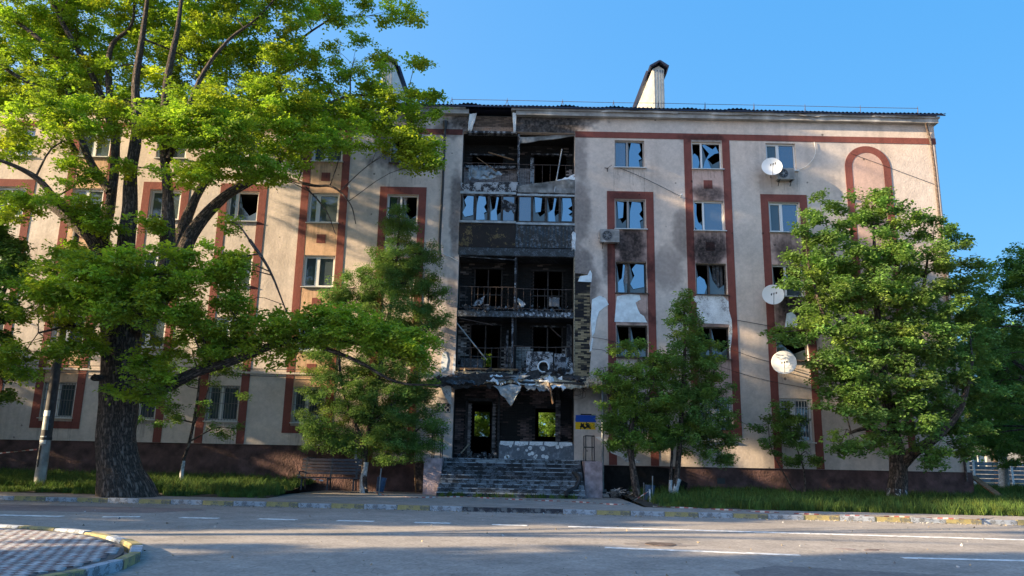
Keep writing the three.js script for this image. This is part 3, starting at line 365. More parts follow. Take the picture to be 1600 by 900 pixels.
function rubble(x0, x1, y, z0, z1, n, seed, h, parent, mats) { const R = rng(seed), g = [[], [], []]; for (let i = 0; i < n; i++) { const s = 0.04 + R() * R() * 0.2, b = new THREE.BoxGeometry(s * (0.7 + R()), s * (0.3 + R() * 0.6), s * (0.7 + R())), p = b.attributes.position; for (let k = 0; k < p.count; k++) p.setXYZ(k, p.getX(k) * (0.8 + hash(k % 8, i, 3) * 0.4), p.getY(k), p.getZ(k)); b.rotateX(R() * 3); b.rotateY(R() * 6); b.rotateZ(R() * 2); b.translate(x0 + R() * (x1 - x0), y + R() * h, z0 + R() * (z1 - z0)); b.computeVertexNormals(); g[R() * 3 | 0].push(uvm(b)); } g.forEach((q, i) => q.length && part('rubble', q, mats[i], parent, 'stuff')); }
const RM = [M.char, M.burntWhite2, M.charSheet];
rubble(-2.3, 2.7, 13.42, ZF - 0.5, ZF - 0.1, 60, 1, 0.2, bld, RM); rubble(-2.3, 2.7, 7.87, ZF - 0.7, ZF - 0.02, 130, 2, 0.22, bld, RM); rubble(-2.3, 2.7, 5.1, ZF - 0.6, ZF - 0.02, 120, 3, 0.18, bld, [M.char, M.burntWhite2, M.straw]); rubble(0.3, 2.7, 5.1, ZF - 0.3, ZF + 0.1, 70, 4, 0.25, bld, [M.char, M.char, M.burntWhite2]);
part('torn_sheet', rag(P(744, 470, ZF - 0.5), P(757, 463, ZF - 0.5), P(738, 478, ZF - 0.2), P(754, 477, ZF - 0.2), 4, 3, 0.1, 31, 0.02, 0.3), M.burntWhite, bld);
part('torn_sheet', rag(P(806, 466, ZF - 0.3), P(811, 466, ZF - 0.3), P(813, 478, ZF - 0.1), P(822, 476, ZF - 0.1), 4, 3, 0.1, 33, 0.02, 0.3), M.metal, bld);

// windows: cell, panes left/right, frame material, curtain
function makeWindow(c, r, kinds, m, o = {}) {
  const q = cell(c, r), z = ZF - 0.19, split = o.split ?? 0.43, e = 0.003;
  const w = part('window', frameG(q.x0 + e, q.x1 - e, q.y0 + e, q.y1 - e, kinds.length > 1 ? [split] : [], z), m, bld);
  const xs = kinds.length > 1 ? [q.x0, q.x0 + WW * split, q.x1] : [q.x0, q.x1];
  [...kinds].forEach((k, i) => { pane(k, xs[i] + 0.065, xs[i + 1] - 0.065, q.y0 + 0.065, q.y1 - 0.065, z + 0.01, w); if (k === 'g') { const s = part('sash', frameG(xs[i] + 0.045, xs[i + 1] - 0.045, q.y0 + 0.05, q.y1 - 0.05, [], z + 0.022, 0.045, 0.05), m, w); } });
  part('sill', box(q.x0 - 0.05, q.x1 + 0.07, q.y0 - 0.035, q.y0 - 0.003, ZF - 0.14, ZF + 0.12), o.sill || M.sill, w);
  if (o.curtain) { const [a, b] = o.curtain, s = new THREE.PlaneGeometry((q.x1 - q.x0) * (b - a), q.y1 - q.y0 - 0.02, 40, 1), p = s.attributes.position; for (let i = 0; i < p.count; i++) p.setZ(i, Math.sin(p.getX(i) * 40) * 0.025); s.computeVertexNormals(); s.translate(q.x0 + (q.x1 - q.x0) * (a + b) / 2, (q.y0 + q.y1) / 2, z - 0.16); part('curtain', uvm(s), o.cm || M.curtain, w); }
  if (o.grille) { const g = [], zg = ZF - 0.03; for (let i = 0; i <= 10; i++) { const x = q.x0 + 0.06 + (WW - 0.12) * i / 10; g.push(rod(V(x, q.y0 + 0.03, zg), V(x, q.y1 - 0.03, zg), 0.011, 4)); } for (const t of [0.04, 0.5, 0.8, 0.96]) g.push(rod(V(q.x0 + 0.02, q.y0 + (q.y1 - q.y0) * t, zg), V(q.x1 - 0.02, q.y0 + (q.y1 - q.y0) * t, zg), 0.011, 4)); part('grille', g, o.grille, w); }
  return w;
}
const W = M.frame, Gy = M.frameGrey, Bt = M.frameBurnt, dark = { sill: M.rust };
makeWindow('R1', 4, 's1', Gy); makeWindow('R1', 3, '21', Gy); makeWindow('R1', 2, '30', Bt, { ...dark, curtain: [0.3, 0.5], cm: M.curtainWhite }); makeWindow('R1', 1, '99', Bt, dark); makeWindow('R1', 0, 'gg', W, { grille: M.barsWhite });
makeWindow('R2', 4, '65', W, { split: 0.33 }); makeWindow('R2', 3, '8s', W, { split: 0.33 }); makeWindow('R2', 2, '69', Bt, { ...dark, curtain: [0.6, 0.95], cm: M.charSheet }); makeWindow('R2', 1, '99', Bt, dark); makeWindow('R2', 0, 'gg', W, { grille: M.barsWhite });
makeWindow('R3', 4, 'gs', W); makeWindow('R3', 3, 'gs', W); makeWindow('R3', 2, '99', W); makeWindow('R3', 1, '9', Bt, dark); makeWindow('R3', 0, 'gg', W, { grille: M.barsWhite, curtain: [0, 1], cm: M.curtainWhite });
makeWindow('A', 4, '9', Bt, dark); makeWindow('A', 3, '29', W, { curtain: [0.1, 0.6], cm: M.curtainWhite }); makeWindow('A', 2, 'g9', W); makeWindow('A', 1, '99', Bt, dark);
makeWindow('B', 4, 'gg', W, { curtain: [0.5, 1] }); makeWindow('B', 3, 'gg', W, { curtain: [0.3, 1], split: 0.3 }); makeWindow('B', 2, 'gg', W, { curtain: [0.45, 1] }); makeWindow('B', 1, 'gg', W); makeWindow('B', 0, 'gg', W, { grille: M.bars });
makeWindow('C', 4, 'gg', W); makeWindow('C', 3, 'g9', W, { split: 0.3 }); makeWindow('C', 2, 'gg', W, { curtain: [0, 0.4] }); makeWindow('C', 1, 'gg', W); makeWindow('C', 0, 'gg', W, { grille: M.bars });
for (const c of ['D', 'E', 'F']) for (let r = 0; r < 5; r++) makeWindow(c, r, c === 'F' && r === 4 ? 'gs' : 'gg', W, { grille: r === 0 ? M.bars : null, curtain: (r + c.charCodeAt(0)) % 2 ? [0.4, 1] : null });
// patches where the outer render has fallen off and pale insulation shows
const patch = (pts, m = M.foam) => part('exposed_insulation', poly(pts.map(p => { const q = P(p[0], p[1], ZF); return [q.x, q.y]; }), null, 0.012, ZF + 0.014), m, bld);
patch([[964, 463], [985, 459], [999, 461], [1001, 468], [993, 473], [996, 482], [1000, 490], [1006, 494], [1011, 504], [960, 503], [962, 480]]); patch([[1080, 466], [1090, 461], [1128, 461], [1138, 471], [1139, 486], [1143, 500], [1144, 520], [1140, 557], [1138, 530], [1139, 507], [1098, 505], [1088, 490], [1089, 474]], M.foamWhite);
patch([[925, 468], [937, 462], [946, 466], [951, 476], [945, 480], [936, 487], [932, 500], [929, 520], [925, 526], [923, 500]]); patch([[903, 440], [906, 432], [918, 430], [922, 422], [925, 428], [924, 441]]); patch([[921, 550], [925, 525], [927, 530], [924, 548]], M.foamWhite);
patch([[691, 552], [697, 549], [700, 562], [697, 578], [690, 582], [689, 570]], M.foamWhite); patch([[709, 555], [712, 553], [711, 592], [706, 594]], M.foamWhite); patch([[1229, 490], [1238, 487], [1244, 495], [1246, 511], [1226, 511]]);
patch([[930, 683], [940, 690], [955, 708], [970, 714], [978, 722], [1000, 724], [1000, 719], [982, 716], [985, 708], [960, 697], [946, 686], [936, 682]], M.foamWhite);
// roof: ribbed metal sheets, ridge, snow rail
{ const R = rng(61), w = 1.12; for (let x = FX0 - 0.3, i = 0; x < FX1 + 0.35; x += w, i++) { const nx = 24, pos = [], idx = [], lift = R() < 0.2 ? 0.05 + R() * 0.05 : (R() - 0.5) * 0.03, ov = 0.42 + R() * 0.06; for (let j = 0; j <= 6; j++) for (let k = 0; k <= nx; k++) { const u = k / nx, t = j / 6, xx = x + u * (w + 0.02), rib = 0.034 * Math.sin(xx * 2 * Math.PI / 0.187), z = ZF + ov - t * 6.6, y = 17.36 + lift * (1 - t) * Math.sin(u * Math.PI) + 0.30 * (ZF + ov - z) + rib; pos.push(xx, y, z); } for (let j = 0; j < 6; j++) for (let k = 0; k < nx; k++) { const a = j * (nx + 1) + k; idx.push(a, a + 1, a + nx + 1, a + 1, a + nx + 2, a + nx + 1); } const g = new THREE.BufferGeometry(); g.setAttribute('position', new THREE.Float32BufferAttribute(pos, 3)); g.setIndex(idx); g.computeVertexNormals(); const edge = box(x, x + w, 17.28, 17.33 + lift * 0.4, ZF + ov - 0.06, ZF + ov - 0.03); part('roof_sheet', uvm(g), M.roof, bld); part('eave_board', edge, M.roof, bld); }
  part('roof', [(() => { const s = new THREE.Shape([new THREE.Vector2(-ZF - 0.2, 17.24), new THREE.Vector2(39.2, 19.2), new THREE.Vector2(45.4, 17.24)]); const g = new THREE.ExtrudeGeometry(s, { depth: FX1 - FX0, bevelEnabled: false }); g.rotateY(Math.PI / 2); g.translate(FX0, 0, 0); return uvm(g); })()], M.roof, bld);
  const posts = [-3, -0.4, 2.2, 4.6, 6.7, 8.9, 11.2, 13.6, 16.2, 18.9], zr = ZF - 0.35; for (const x of posts) part('rail_post', [rod(V(x - 0.12, 17.5, zr + 0.2), V(x, 18.02, zr), 0.012, 5), rod(V(x + 0.12, 17.6, zr - 0.3), V(x, 18.02, zr), 0.012, 5), rod(V(x, 17.98, zr), V(x, 18.1, zr), 0.01, 5)], M.rust, bld);
  for (const y of [17.72, 17.98]) part('rail', tube(posts.map((x, i) => V(x, y + (R() - 0.5) * 0.05, zr + 0.02)), posts.map(() => 0.012), 5), M.rust, bld); }
function ventShaft(s, cx, z, label) {   // clad vent shaft with a steep dark cap, s = side of the long slope
  const X = q => cx + s * q, base = 17.4, top = 20.85; const prism = (pts) => { const g = poly(s > 0 ? pts.map(([x, y]) => [X(x), y]) : pts.map(([x, y]) => [X(x), y]).reverse(), null, 1.1, z - 1.1); return g; };
  const sh = part('vent_shaft', prism([[-0.28, base], [0.30, base], [0.30, top - 0.1], [0.05, top + 0.08], [-0.28, top - 0.1]]), M.cream, bld, null, label);
  const rib = []; for (const q of [-0.2, -0.06, 0.08, 0.2]) rib.push(box(Math.min(X(q), X(q + 0.05)), Math.max(X(q), X(q + 0.05)), base, top - 0.15, z, z + 0.03)); part('rib', rib, M.galv, sh);
  const g = new THREE.BufferGeometry(), a = [X(-0.28), base, z + 0.002], b = [X(-0.28), top - 0.12, z + 0.002], c = [X(-1.60), base, z - 0.8]; const q = s > 0 ? [...c, ...a, ...b] : [...a, ...c, ...b]; g.setAttribute('position', new THREE.Float32BufferAttribute([...q, ...q.slice(0, 3).map((v, i) => v), ...b, ...a], 3)); g.computeVertexNormals(); part('side_cladding', uvm(g), M.cream, sh);
  part('cap', [beam(V(X(-1.68), base - 0.1, z - 0.95), V(X(-0.40), top - 0.05, z - 0.5), 0.5, 0.12), beam(V(X(-0.44), top - 0.08, z - 0.45), V(X(0.05), top + 0.22, z - 0.45), 1.5, 0.09), beam(V(X(0.05), top + 0.22, z - 0.45), V(X(0.48), top - 0.08, z - 0.45), 1.5, 0.09), beam(V(X(0.48), top - 0.06, z - 0.45), V(X(0.36), top - 0.45, z - 0.45), 1.4, 0.05)], M.roof, sh);
}
ventShaft(1, P(1029, 150, -35.2).x, -35.2, 'pale ribbed vent shaft under a dark cap above the right wing'); ventShaft(-1, P(604, 150, -35.2).x, -35.2, 'vent shaft with a dark cap half hidden by oak leaves');
// rainwater pipes
const pipe = (pts, m) => part('downpipe', tube(pts, pts.map(() => 0.055), 8), m, bld);
pipe([P(1447, 192, ZF + 0.3), P(1449, 203, ZF + 0.12), V(19.1, 16, ZF + 0.1), V(19.1, 9, ZF + 0.1), V(19.1, 1.0, ZF + 0.1)], M.rust); pipe([V(-3.22, 16.5, ZF + 0.1), V(-3.22, 13.4, ZF + 0.1), V(-3.22, 10.35, ZF + 0.1), V(-3.14, 10.2, ZF + 0.14)], M.black);
{ const a = P(692, 190, ZF), g = new THREE.CylinderGeometry(0.13, 0.07, 0.4, 10); g.translate(-3.22, 16.45, ZF + 0.12); part('rain_hopper', uvm(g), M.black, bld); }
// small brackets and loose cables
for (const [px, py] of [[547, 295], [1063, 308]]) { const p = P(px, py, ZF); part('wall_bracket', [rod(V(p.x, p.y, ZF), V(p.x, p.y + 0.02, ZF + 0.25), 0.03), (() => { const g = new THREE.SphereGeometry(0.055, 8, 6); g.translate(p.x, p.y + 0.02, ZF + 0.26); return uvm(g); })()], M.white, bld); }
{ const p = P(949, 263, ZF + 0.1); part('wall_bracket', [rod(V(p.x - 0.13, p.y + 0.02, p.z), V(p.x + 0.05, p.y, p.z), 0.02), rod(V(p.x, p.y, p.z), V(p.x + 0.2, p.y + 0.16, p.z), 0.012), rod(V(p.x, p.y + 0.02, p.z), V(p.x, p.y - 0.16, p.z), 0.02), rod(V(p.x, p.y, ZF), V(p.x, p.y, p.z), 0.015)], M.rust, bld); }
const wire = (pts, r = 0.011, m = M.black) => part('cable', tube(pts.map(p => P(p[0], p[1], ZF + (p[2] || 0.05))), pts.map(() => r), 4), m, bld);
wire([[968, 262], [1010, 280], [1062, 306]]); wire([[1272, 222], [1274, 240], [1262, 258], [1240, 268]], 0.014, M.white); wire([[1150, 500], [1250, 516], [1330, 515]]); wire([[1085, 515], [1120, 535], [1170, 556], [1260, 580]], 0.009); wire([[1075, 555], [1180, 590], [1280, 610]], 0.009); wire([[925, 527], [950, 531], [985, 545]], 0.008); wire([[925, 545], [945, 548], [960, 565], [985, 600]], 0.008);
wire([[1330, 240], [1390, 262], [1460, 288]], 0.01); wire([[690, 395], [705, 402], [716, 408]], 0.012, M.white); wire([[1145, 640], [1160, 660], [1170, 664]], 0.008);
// ---------------------------------------------------------------- porch, canopy, stairs
part('porch_floor', box(OX0 - 0.3, 3.6, 1.0, 1.545, -34.7, -32.4), M.stepDark, bld);
part('porch_parapet', [poly([[-0.42, 1.5], [OX1, 1.5], [OX1, 2.2], ...jag([2.6, 2.3], [-0.3, 2.27], 12, 0.06), [-0.42, 2.2]], null, 0.16, ZF - 0.2)], M.tileGrey, bld);
{ const R = rng(21), g = []; for (let i = 0; i < 5; i++) { const x = -0.38 + i * 0.62; g.push(poly([[x, 2.12 + R() * 0.04], [x + 0.25, 2.06 + R() * 0.06], [x + 0.56, 2.14], [x + 0.58, 2.27], [x + 0.02, 2.28]], null, 0.02, ZF - 0.038)); } part('parapet_tile', g, M.foamWhite, bld);
  const h = []; for (let i = 0; i < 16; i++) { const c = new THREE.CylinderGeometry(0.05 + R() * 0.05, 0.05, 0.012, 9); c.rotateX(Math.PI / 2); c.translate(-0.2 + R() * 2.8, 1.58 + R() * 0.55, ZF - 0.038); h.push(uvm(c)); } part('chipped_spot', h, M.foamWhite, bld, 'stuff'); }
parts('door_jamb', [box(-1.95, -1.83, 1.55, 4.1, LZ - 0.1, LZ + 0.06), box(-0.78, -0.66, 1.55, 4.1, LZ - 0.1, LZ + 0.06), box(-2.0, -0.6, 4.02, 4.14, LZ - 0.1, LZ + 0.06)], M.char, bld);
brickwork(-1.82, -1.66, 1.55, 3.9, LZ + 0.04, (x, y, R) => R() < 0.1, (x, y, R) => { const k = 0.4 + R() * 0.6; return [0.30 * k, 0.26 * k, 0.25 * k]; }, 351, bld); brickwork(-0.74, -0.58, 1.55, 3.9, LZ + 0.08, (x, y, R) => R() < 0.1, (x, y, R) => { const k = 0.3 + R() * 0.6; return [0.30 * k, 0.26 * k, 0.25 * k]; }, 353, bld);
parts('porch_column', [box(-0.52, -0.42, 1.55, 4.6, LZ + 0.1, LZ + 0.3), box(2.05, 2.2, 1.55, 4.6, LZ + 0.05, LZ + 0.2)], M.char, bld);
brickwork(2.02, 2.24, 2.2, 4.1, LZ + 0.22, (x, y, R) => R() < 0.1, (x, y, R) => { const k = 0.15 + R() * R() * 0.8; return [0.32 * k, 0.27 * k, 0.27 * k]; }, 355, bld);
part('fallen_bar', beam(V(-2.05, 1.75, LZ + 0.6), V(-1.72, 2.15, LZ + 0.4), 0.05, 0.05), M.straw, bld);
rubble(-2.2, -0.5, 1.56, LZ + 0.1, LZ + 1.3, 60, 8, 0.14, bld, [M.char, M.conc, M.burntWhite2]);
{ // the flag painted on the porch pier, and the pierced ornament on the other side
  const cv = document.createElement('canvas'); cv.width = 256; cv.height = 220; const x = cv.getContext('2d'), R = rng(7); x.clearRect(0, 0, 256, 220);
  for (let i = 0; i < 18; i++) { x.fillStyle = ['#1c4fae', '#2157bb', '#1a47a0'][i % 3]; x.fillRect(6 + R() * 8, 26 + i * 4.6, 232 + R() * 14, 6); }
  for (let i = 0; i < 18; i++) { x.fillStyle = ['#e2b51c', '#d8a714', '#eac02c'][i % 3]; x.fillRect(4 + R() * 8, 112 + i * 4.8, 226 + R() * 12, 6); }
  x.fillStyle = '#10131f'; x.fillRect(70, 10, 130, 14); x.strokeStyle = '#14141c'; x.lineWidth = 11; x.lineCap = 'round';
  for (let i = 0; i < 26; i++) { const cx = i % 2 ? 92 : 150, k = i / 26; x.lineWidth = 6 + R() * 9; x.beginPath(); x.moveTo(cx + (R() - 0.5) * 70, 196 - R() * 30); x.quadraticCurveTo(cx + (R() - 0.5) * 30, 150 + R() * 20, cx + (R() - 0.5) * 44, 112 + R() * 44); x.stroke(); }
  const t = new THREE.CanvasTexture(cv); t.colorSpace = THREE.SRGBColorSpace; const a = P(898, 645, ZF), b = P(932, 674, ZF), g = new THREE.PlaneGeometry(b.x - a.x, a.y - b.y); g.translate((a.x + b.x) / 2, (a.y + b.y) / 2, ZF + 0.004); part('painted_flag', g, new THREE.MeshStandardMaterial({ map: t, transparent: true, alphaTest: 0.5, roughness: 0.9 }), bld, null, 'blue and yellow flag painted on the pier with dark brush strokes');
  const c = P(693, 637, ZF), o = [box(c.x - 0.3, c.x + 0.3, c.y - 0.2, c.y + 0.2, ZF - 0.02, ZF + 0.004)], l = []; for (let i = 0; i < 3; i++) for (let j = 0; j < 2; j++) { const r = new THREE.TorusGeometry(0.085, 0.018, 6, 14); r.translate(c.x - 0.2 + i * 0.2, c.y - 0.1 + j * 0.2, ZF + 0.02); l.push(uvm(r)); } part('vent', o, M.black, bld); part('vent_grille', l, M.cornice, bld); }
const can = thing('porch_canopy', 'collapsed porch canopy with torn roofing over the burnt entrance', 'canopy', [0, 4.6, ZF]);
part('slab', [box(-3.5, 4.05, 4.62, 4.72, ZF + 0.005, ZF + 0.95)], M.char, can); part('beam', [box(-3.2, 4.0, 4.5, 4.62, ZF + 0.6, ZF + 0.75)], M.wood, can); part('beam', box(-2.6, 2.7, 4.46, 4.6, ZF + 0.1, ZF + 0.25), M.char, can);
const cz = ZF + 1.0, C = (px, py, dz = 0) => P(px, py, cz + dz);
for (const [a, b, c, d, m, n] of [[[672, 592], [740, 586], [668, 603], [735, 603], M.char, 1], [[735, 588], [800, 588], [736, 600], [796, 606], M.char, 2], [[752, 593, -0.3], [812, 586, -0.3], [754, 599, 0.1], [818, 594, 0.1], M.straw, 3], [[770, 588, -0.4], [822, 584, -0.4], [778, 596, 0.1], [824, 590, 0.1], M.galv, 4], [[806, 592, -0.2], [846, 594, -0.2], [802, 602, 0.1], [852, 604, 0.12], M.foamWhite, 5], [[838, 588, -0.4], [902, 594, -0.4], [830, 603, 0.12], [902, 608, 0.12], M.straw, 6], [[895, 592, -0.4], [944, 592, -0.4], [898, 607, 0.14], [946, 602, 0.14], M.straw, 7], [[820, 601, 0.1], [858, 603, 0.1], [824, 609, 0.16], [862, 611, 0.16], M.galv, 8], [[680, 588, -0.5], [720, 585, -0.5], [676, 596, 0], [718, 592, 0], M.rust, 9], [[850, 584, -0.7], [930, 588, -0.7], [850, 596, -0.2], [930, 598, -0.2], M.char, 10], [[700, 590, -0.1], [742, 585, -0.2], [698, 600, 0.15], [744, 602, 0.15], M.charSheet, 12], [[846, 590, -0.2], [880, 588, -0.3], [848, 602, 0.16], [884, 606, 0.18], M.foamWhite, 13], [[915, 590, -0.1], [940, 586, -0.2], [914, 603, 0.18], [942, 600, 0.2], M.straw, 14], [[760, 588, -0.2], [786, 584, -0.3], [764, 598, 0.15], [790, 600, 0.15], M.foamWhite, 15], [[745, 582, -0.8], [840, 582, -0.8], [745, 592, -0.3], [840, 592, -0.3], M.char, 11]])
  part('torn_roofing', rag(C(...a), C(...b), C(...c), C(...d), 16, 5, 0.3, 100 + n, 0.02, 0.5), m, can);
parts('hanging_sheet', [rag(C(772, 602, 0.15), C(815, 601, 0.15), C(789, 622, 0.2), C(813, 612, 0.25), 8, 6, 0.14, 120, 0.01, 0.25), rag(C(786, 616, 0.19), C(814, 608, 0.22), C(797, 633, 0.2), C(800, 632, 0.25), 6, 5, 0.1, 121, 0.01, 0.25)], M.galv, can);
part('hanging_board', beam(C(858, 598, 0.2), C(864, 631, 0.22), 0.25, 0.05), M.wood, can);
part('torn_roofing', rag(V(-3.0, 4.75, ZF + 0.9), V(-2.45, 4.7, ZF + 0.9), V(-2.75, 4.1, ZF + 0.5), V(-2.45, 3.75, ZF + 0.3), 4, 6, 0.15, 130, 0.03, 0.3), M.foamWhite, can);
rubble(-3.3, 3.9, 4.74, ZF + 0.1, ZF + 0.9, 140, 9, 0.16, can, [M.char, M.char, M.burntWhite2]);
{ const R = rng(17), g = []; for (let i = 0; i < 26; i++) { const x = 1.6 + R() * 1.6, y = 4.55; g.push(tube([V(x, y, ZF + 0.6), V(x + (R() - 0.5) * 0.8, y - R() * 0.5, ZF + 0.8), V(x + (R() - 0.5) * 1.2, y - R() * 0.7, ZF + 0.7)], [0.008, 0.006, 0.004], 4)); } part('loose_wire', g, M.char, can, 'stuff'); }
part('post', rod(V(3.86, 0.15, ZF + 0.75), V(3.86, 4.5, ZF + 0.75), 0.05, 8), M.galv, can, null, 'pale pipe post at the right end of the canopy');

const st = thing('entrance_stairs', 'broad sooty stone entrance stairs between two mauve cheek walls', 'stairs', [0, 0.12, -30.3]);
{ const n = 9, rise = 1.43 / n, run = 0.262, R = rng(41);
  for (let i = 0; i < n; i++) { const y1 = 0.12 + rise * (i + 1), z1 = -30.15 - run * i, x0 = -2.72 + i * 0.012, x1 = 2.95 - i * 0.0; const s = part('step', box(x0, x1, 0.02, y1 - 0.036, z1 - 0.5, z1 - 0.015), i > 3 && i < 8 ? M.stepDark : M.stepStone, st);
    let x = x0; while (x < x1 - 0.02) { let L = [1.5, 1.42, 0.9, 1.75][R() * 4 | 0]; if (x1 - x - L < 0.4) L = x1 - x; const g = box(x, x + L - 0.008, y1 - 0.036, y1, z1 - run - 0.03, z1 + 0.018); g.translate(0, 0, 0); const rx = (R() - 0.5) * 0.004; g.rotateZ(rx * 0.2); part('tread_slab', g, i > 3 && i < 7 && R() < 0.6 ? M.stepStone : M.tread, s); x += L; } }
  part('landing_slab', box(-1.35, -0.15, 1.36, 1.50, -32.25, -32.2), M.galv, st);
  for (const [x0, x1] of [[-3.37, -2.66], [3.04, 3.74]]) { part('cheek_wall', box(x0, x1, 0, 1.52, -32.9, -31.4), mottled(0.52, 0.40, 0.42, 0.3, 1.4, 171, { bumpMap: plasterBump, bumpScale: 0.02 }), st); }
}
function handrail(x0, label) { const y = 1.52, t = thing('handrail', label, 'handrail', [x0, y, -31.8], 'short black handrails on the cheek walls'); for (const [dx, dz] of [[0, 0], [0.34, 0], [0.34, -0.8], [0, -0.8]]) part('post', rod(V(x0 + dx, y, -31.6 + dz), V(x0 + dx, y + 1.02, -31.6 + dz), 0.022, 6), M.black, t); for (const h of [0.55, 1.0]) part('rail', [rod(V(x0, y + h, -31.6), V(x0 + 0.34, y + h, -31.6), 0.02), rod(V(x0 + 0.34, y + h, -31.6), V(x0 + 0.34, y + h, -32.4), 0.02), rod(V(x0, y + h, -31.6), V(x0, y + h, -32.4), 0.02)], M.black, t); }
handrail(-3.08, 'short black handrail on the left cheek wall of the stairs'); handrail(3.1, 'short black handrail on the right cheek wall of the stairs');
{ const t = tube([V(2.55, 1.08, -31.3), V(2.72, 0.98, -31.1), V(2.78, 0.80, -30.82), V(2.6, 0.52, -30.55), V(2.25, 0.36, -30.25), V(2.2, 0.2, -29.95)], [0.06, 0.09, 0.085, 0.08, 0.075, 0.07], 9, 0.12, 4); solo('burnt_hose', t, M.black, 'thick black burnt hose lying down the right side of the steps', 'hose'); }

// ---------------------------------------------------------------- things on the facade
function acUnit(px, py, label, sc = 1) { const p = P(px, py, ZF + 0.33), t = thing('air_conditioner', label, 'air conditioner', [p.x, p.y, p.z]); const w = 0.42 * sc, h = 0.29 * sc, z = p.z; part('casing', box(p.x - w, p.x + w, p.y - h, p.y + h, z - 0.28, z), M.cornice, t); const f = new THREE.TorusGeometry(h * 0.74, 0.02, 8, 28); f.translate(p.x - w * 0.28, p.y, z + 0.005); const d = new THREE.CylinderGeometry(h * 0.72, h * 0.72, 0.012, 28); d.rotateX(Math.PI / 2); d.translate(p.x - w * 0.28, p.y, z + 0.002); part('fan_grille', [uvm(f)], M.bars, t); part('fan_recess', uvm(d), M.black, t); const c = new THREE.CylinderGeometry(0.05, 0.05, 0.03, 14); c.rotateX(Math.PI / 2); c.translate(p.x - w * 0.28, p.y, z + 0.012); part('hub', uvm(c), M.cornice, t); const bl = []; for (let i = 0; i < 5; i++) { const b = new THREE.BoxGeometry(0.07, h * 1.2, 0.006); b.rotateY(0.4); b.rotateZ(i * Math.PI / 5 * 2); b.translate(p.x - w * 0.28, p.y, z + 0.009); bl.push(uvm(b)); } part('fan', bl, M.bars, t); const sl = []; for (let i = 0; i < 7; i++) sl.push(box(p.x + w * 0.5, p.x + w * 0.92, p.y - h * 0.7 + i * h * 0.22, p.y - h * 0.7 + i * h * 0.22 + 0.012, z, z + 0.006)); part('louvre', sl, M.bars, t); for (const s of [-0.7, 0.7]) part('bracket', [beam(V(p.x + s * w, p.y - h - 0.02, ZF), V(p.x + s * w, p.y - h - 0.02, z), 0.03, 0.04), beam(V(p.x + s * w, p.y - h - 0.22, ZF), V(p.x + s * w, p.y - h - 0.03, z - 0.1), 0.025, 0.025)], M.black, t); }
acUnit(953, 368, 'grey air conditioner outdoor unit beside the red stripe of the burnt wing'); acUnit(1228, 271, 'pale air conditioner outdoor unit behind the top satellite dish', 0.92);
function dish(px, py, label, yaw, r) { const p = P(px, py, ZF + 0.55), t = thing('satellite_dish', label, 'satellite dish', [p.x, p.y, p.z], 'satellite dishes on the right wing'); const q = []; for (let i = 0; i <= 12; i++) { const u = i / 12 * r; q.push(new THREE.Vector2(u, u * u * 0.30)); } q.push(new THREE.Vector2(r + 0.012, r * r * 0.30)); for (let i = 12; i >= 0; i--) { const u = i / 12 * r; q.push(new THREE.Vector2(u, u * u * 0.30 - 0.012)); } const g = new THREE.LatheGeometry(q, 40); g.rotateX(Math.PI / 2); g.rotateX(-0.18); g.rotateY(yaw); const o = part('reflector', g, M.white, t); o.position.set(0, 0, 0);
  const rot = v => v.applyAxisAngle(V(1, 0, 0), -0.18).applyAxisAngle(V(0, 1, 0), yaw).add(p); const f = rot(V(0, -0.10, 0.42)), lo = rot(V(0, -r * 0.98, 0.05)); part('arm', rod(lo, f, 0.012, 6), M.bars, t); for (const dx of [-0.10, 0, 0.1]) part('receiver', rod(rot(V(dx, -0.10 + dx * 0.3, 0.47)), rot(V(dx, -0.11 + dx * 0.3, 0.36)), 0.026, 8), M.bars, t); part('bracket', [rod(p.clone().add(V(0, 0, -0.05)), V(p.x + 0.12, p.y - 0.1, ZF), 0.025), rod(p.clone().add(V(0, -0.1, -0.05)), V(p.x + 0.12, p.y - 0.3, ZF), 0.02)], M.rust, t); }
dish(1206, 261, 'top white satellite dish beside the right air conditioner', -0.2, 0.44); dish(1208, 461, 'middle white satellite dish beside a burnt window', -0.25, 0.45); dish(1225, 567, 'lowest white satellite dish below the burnt windows', -0.3, 0.5);
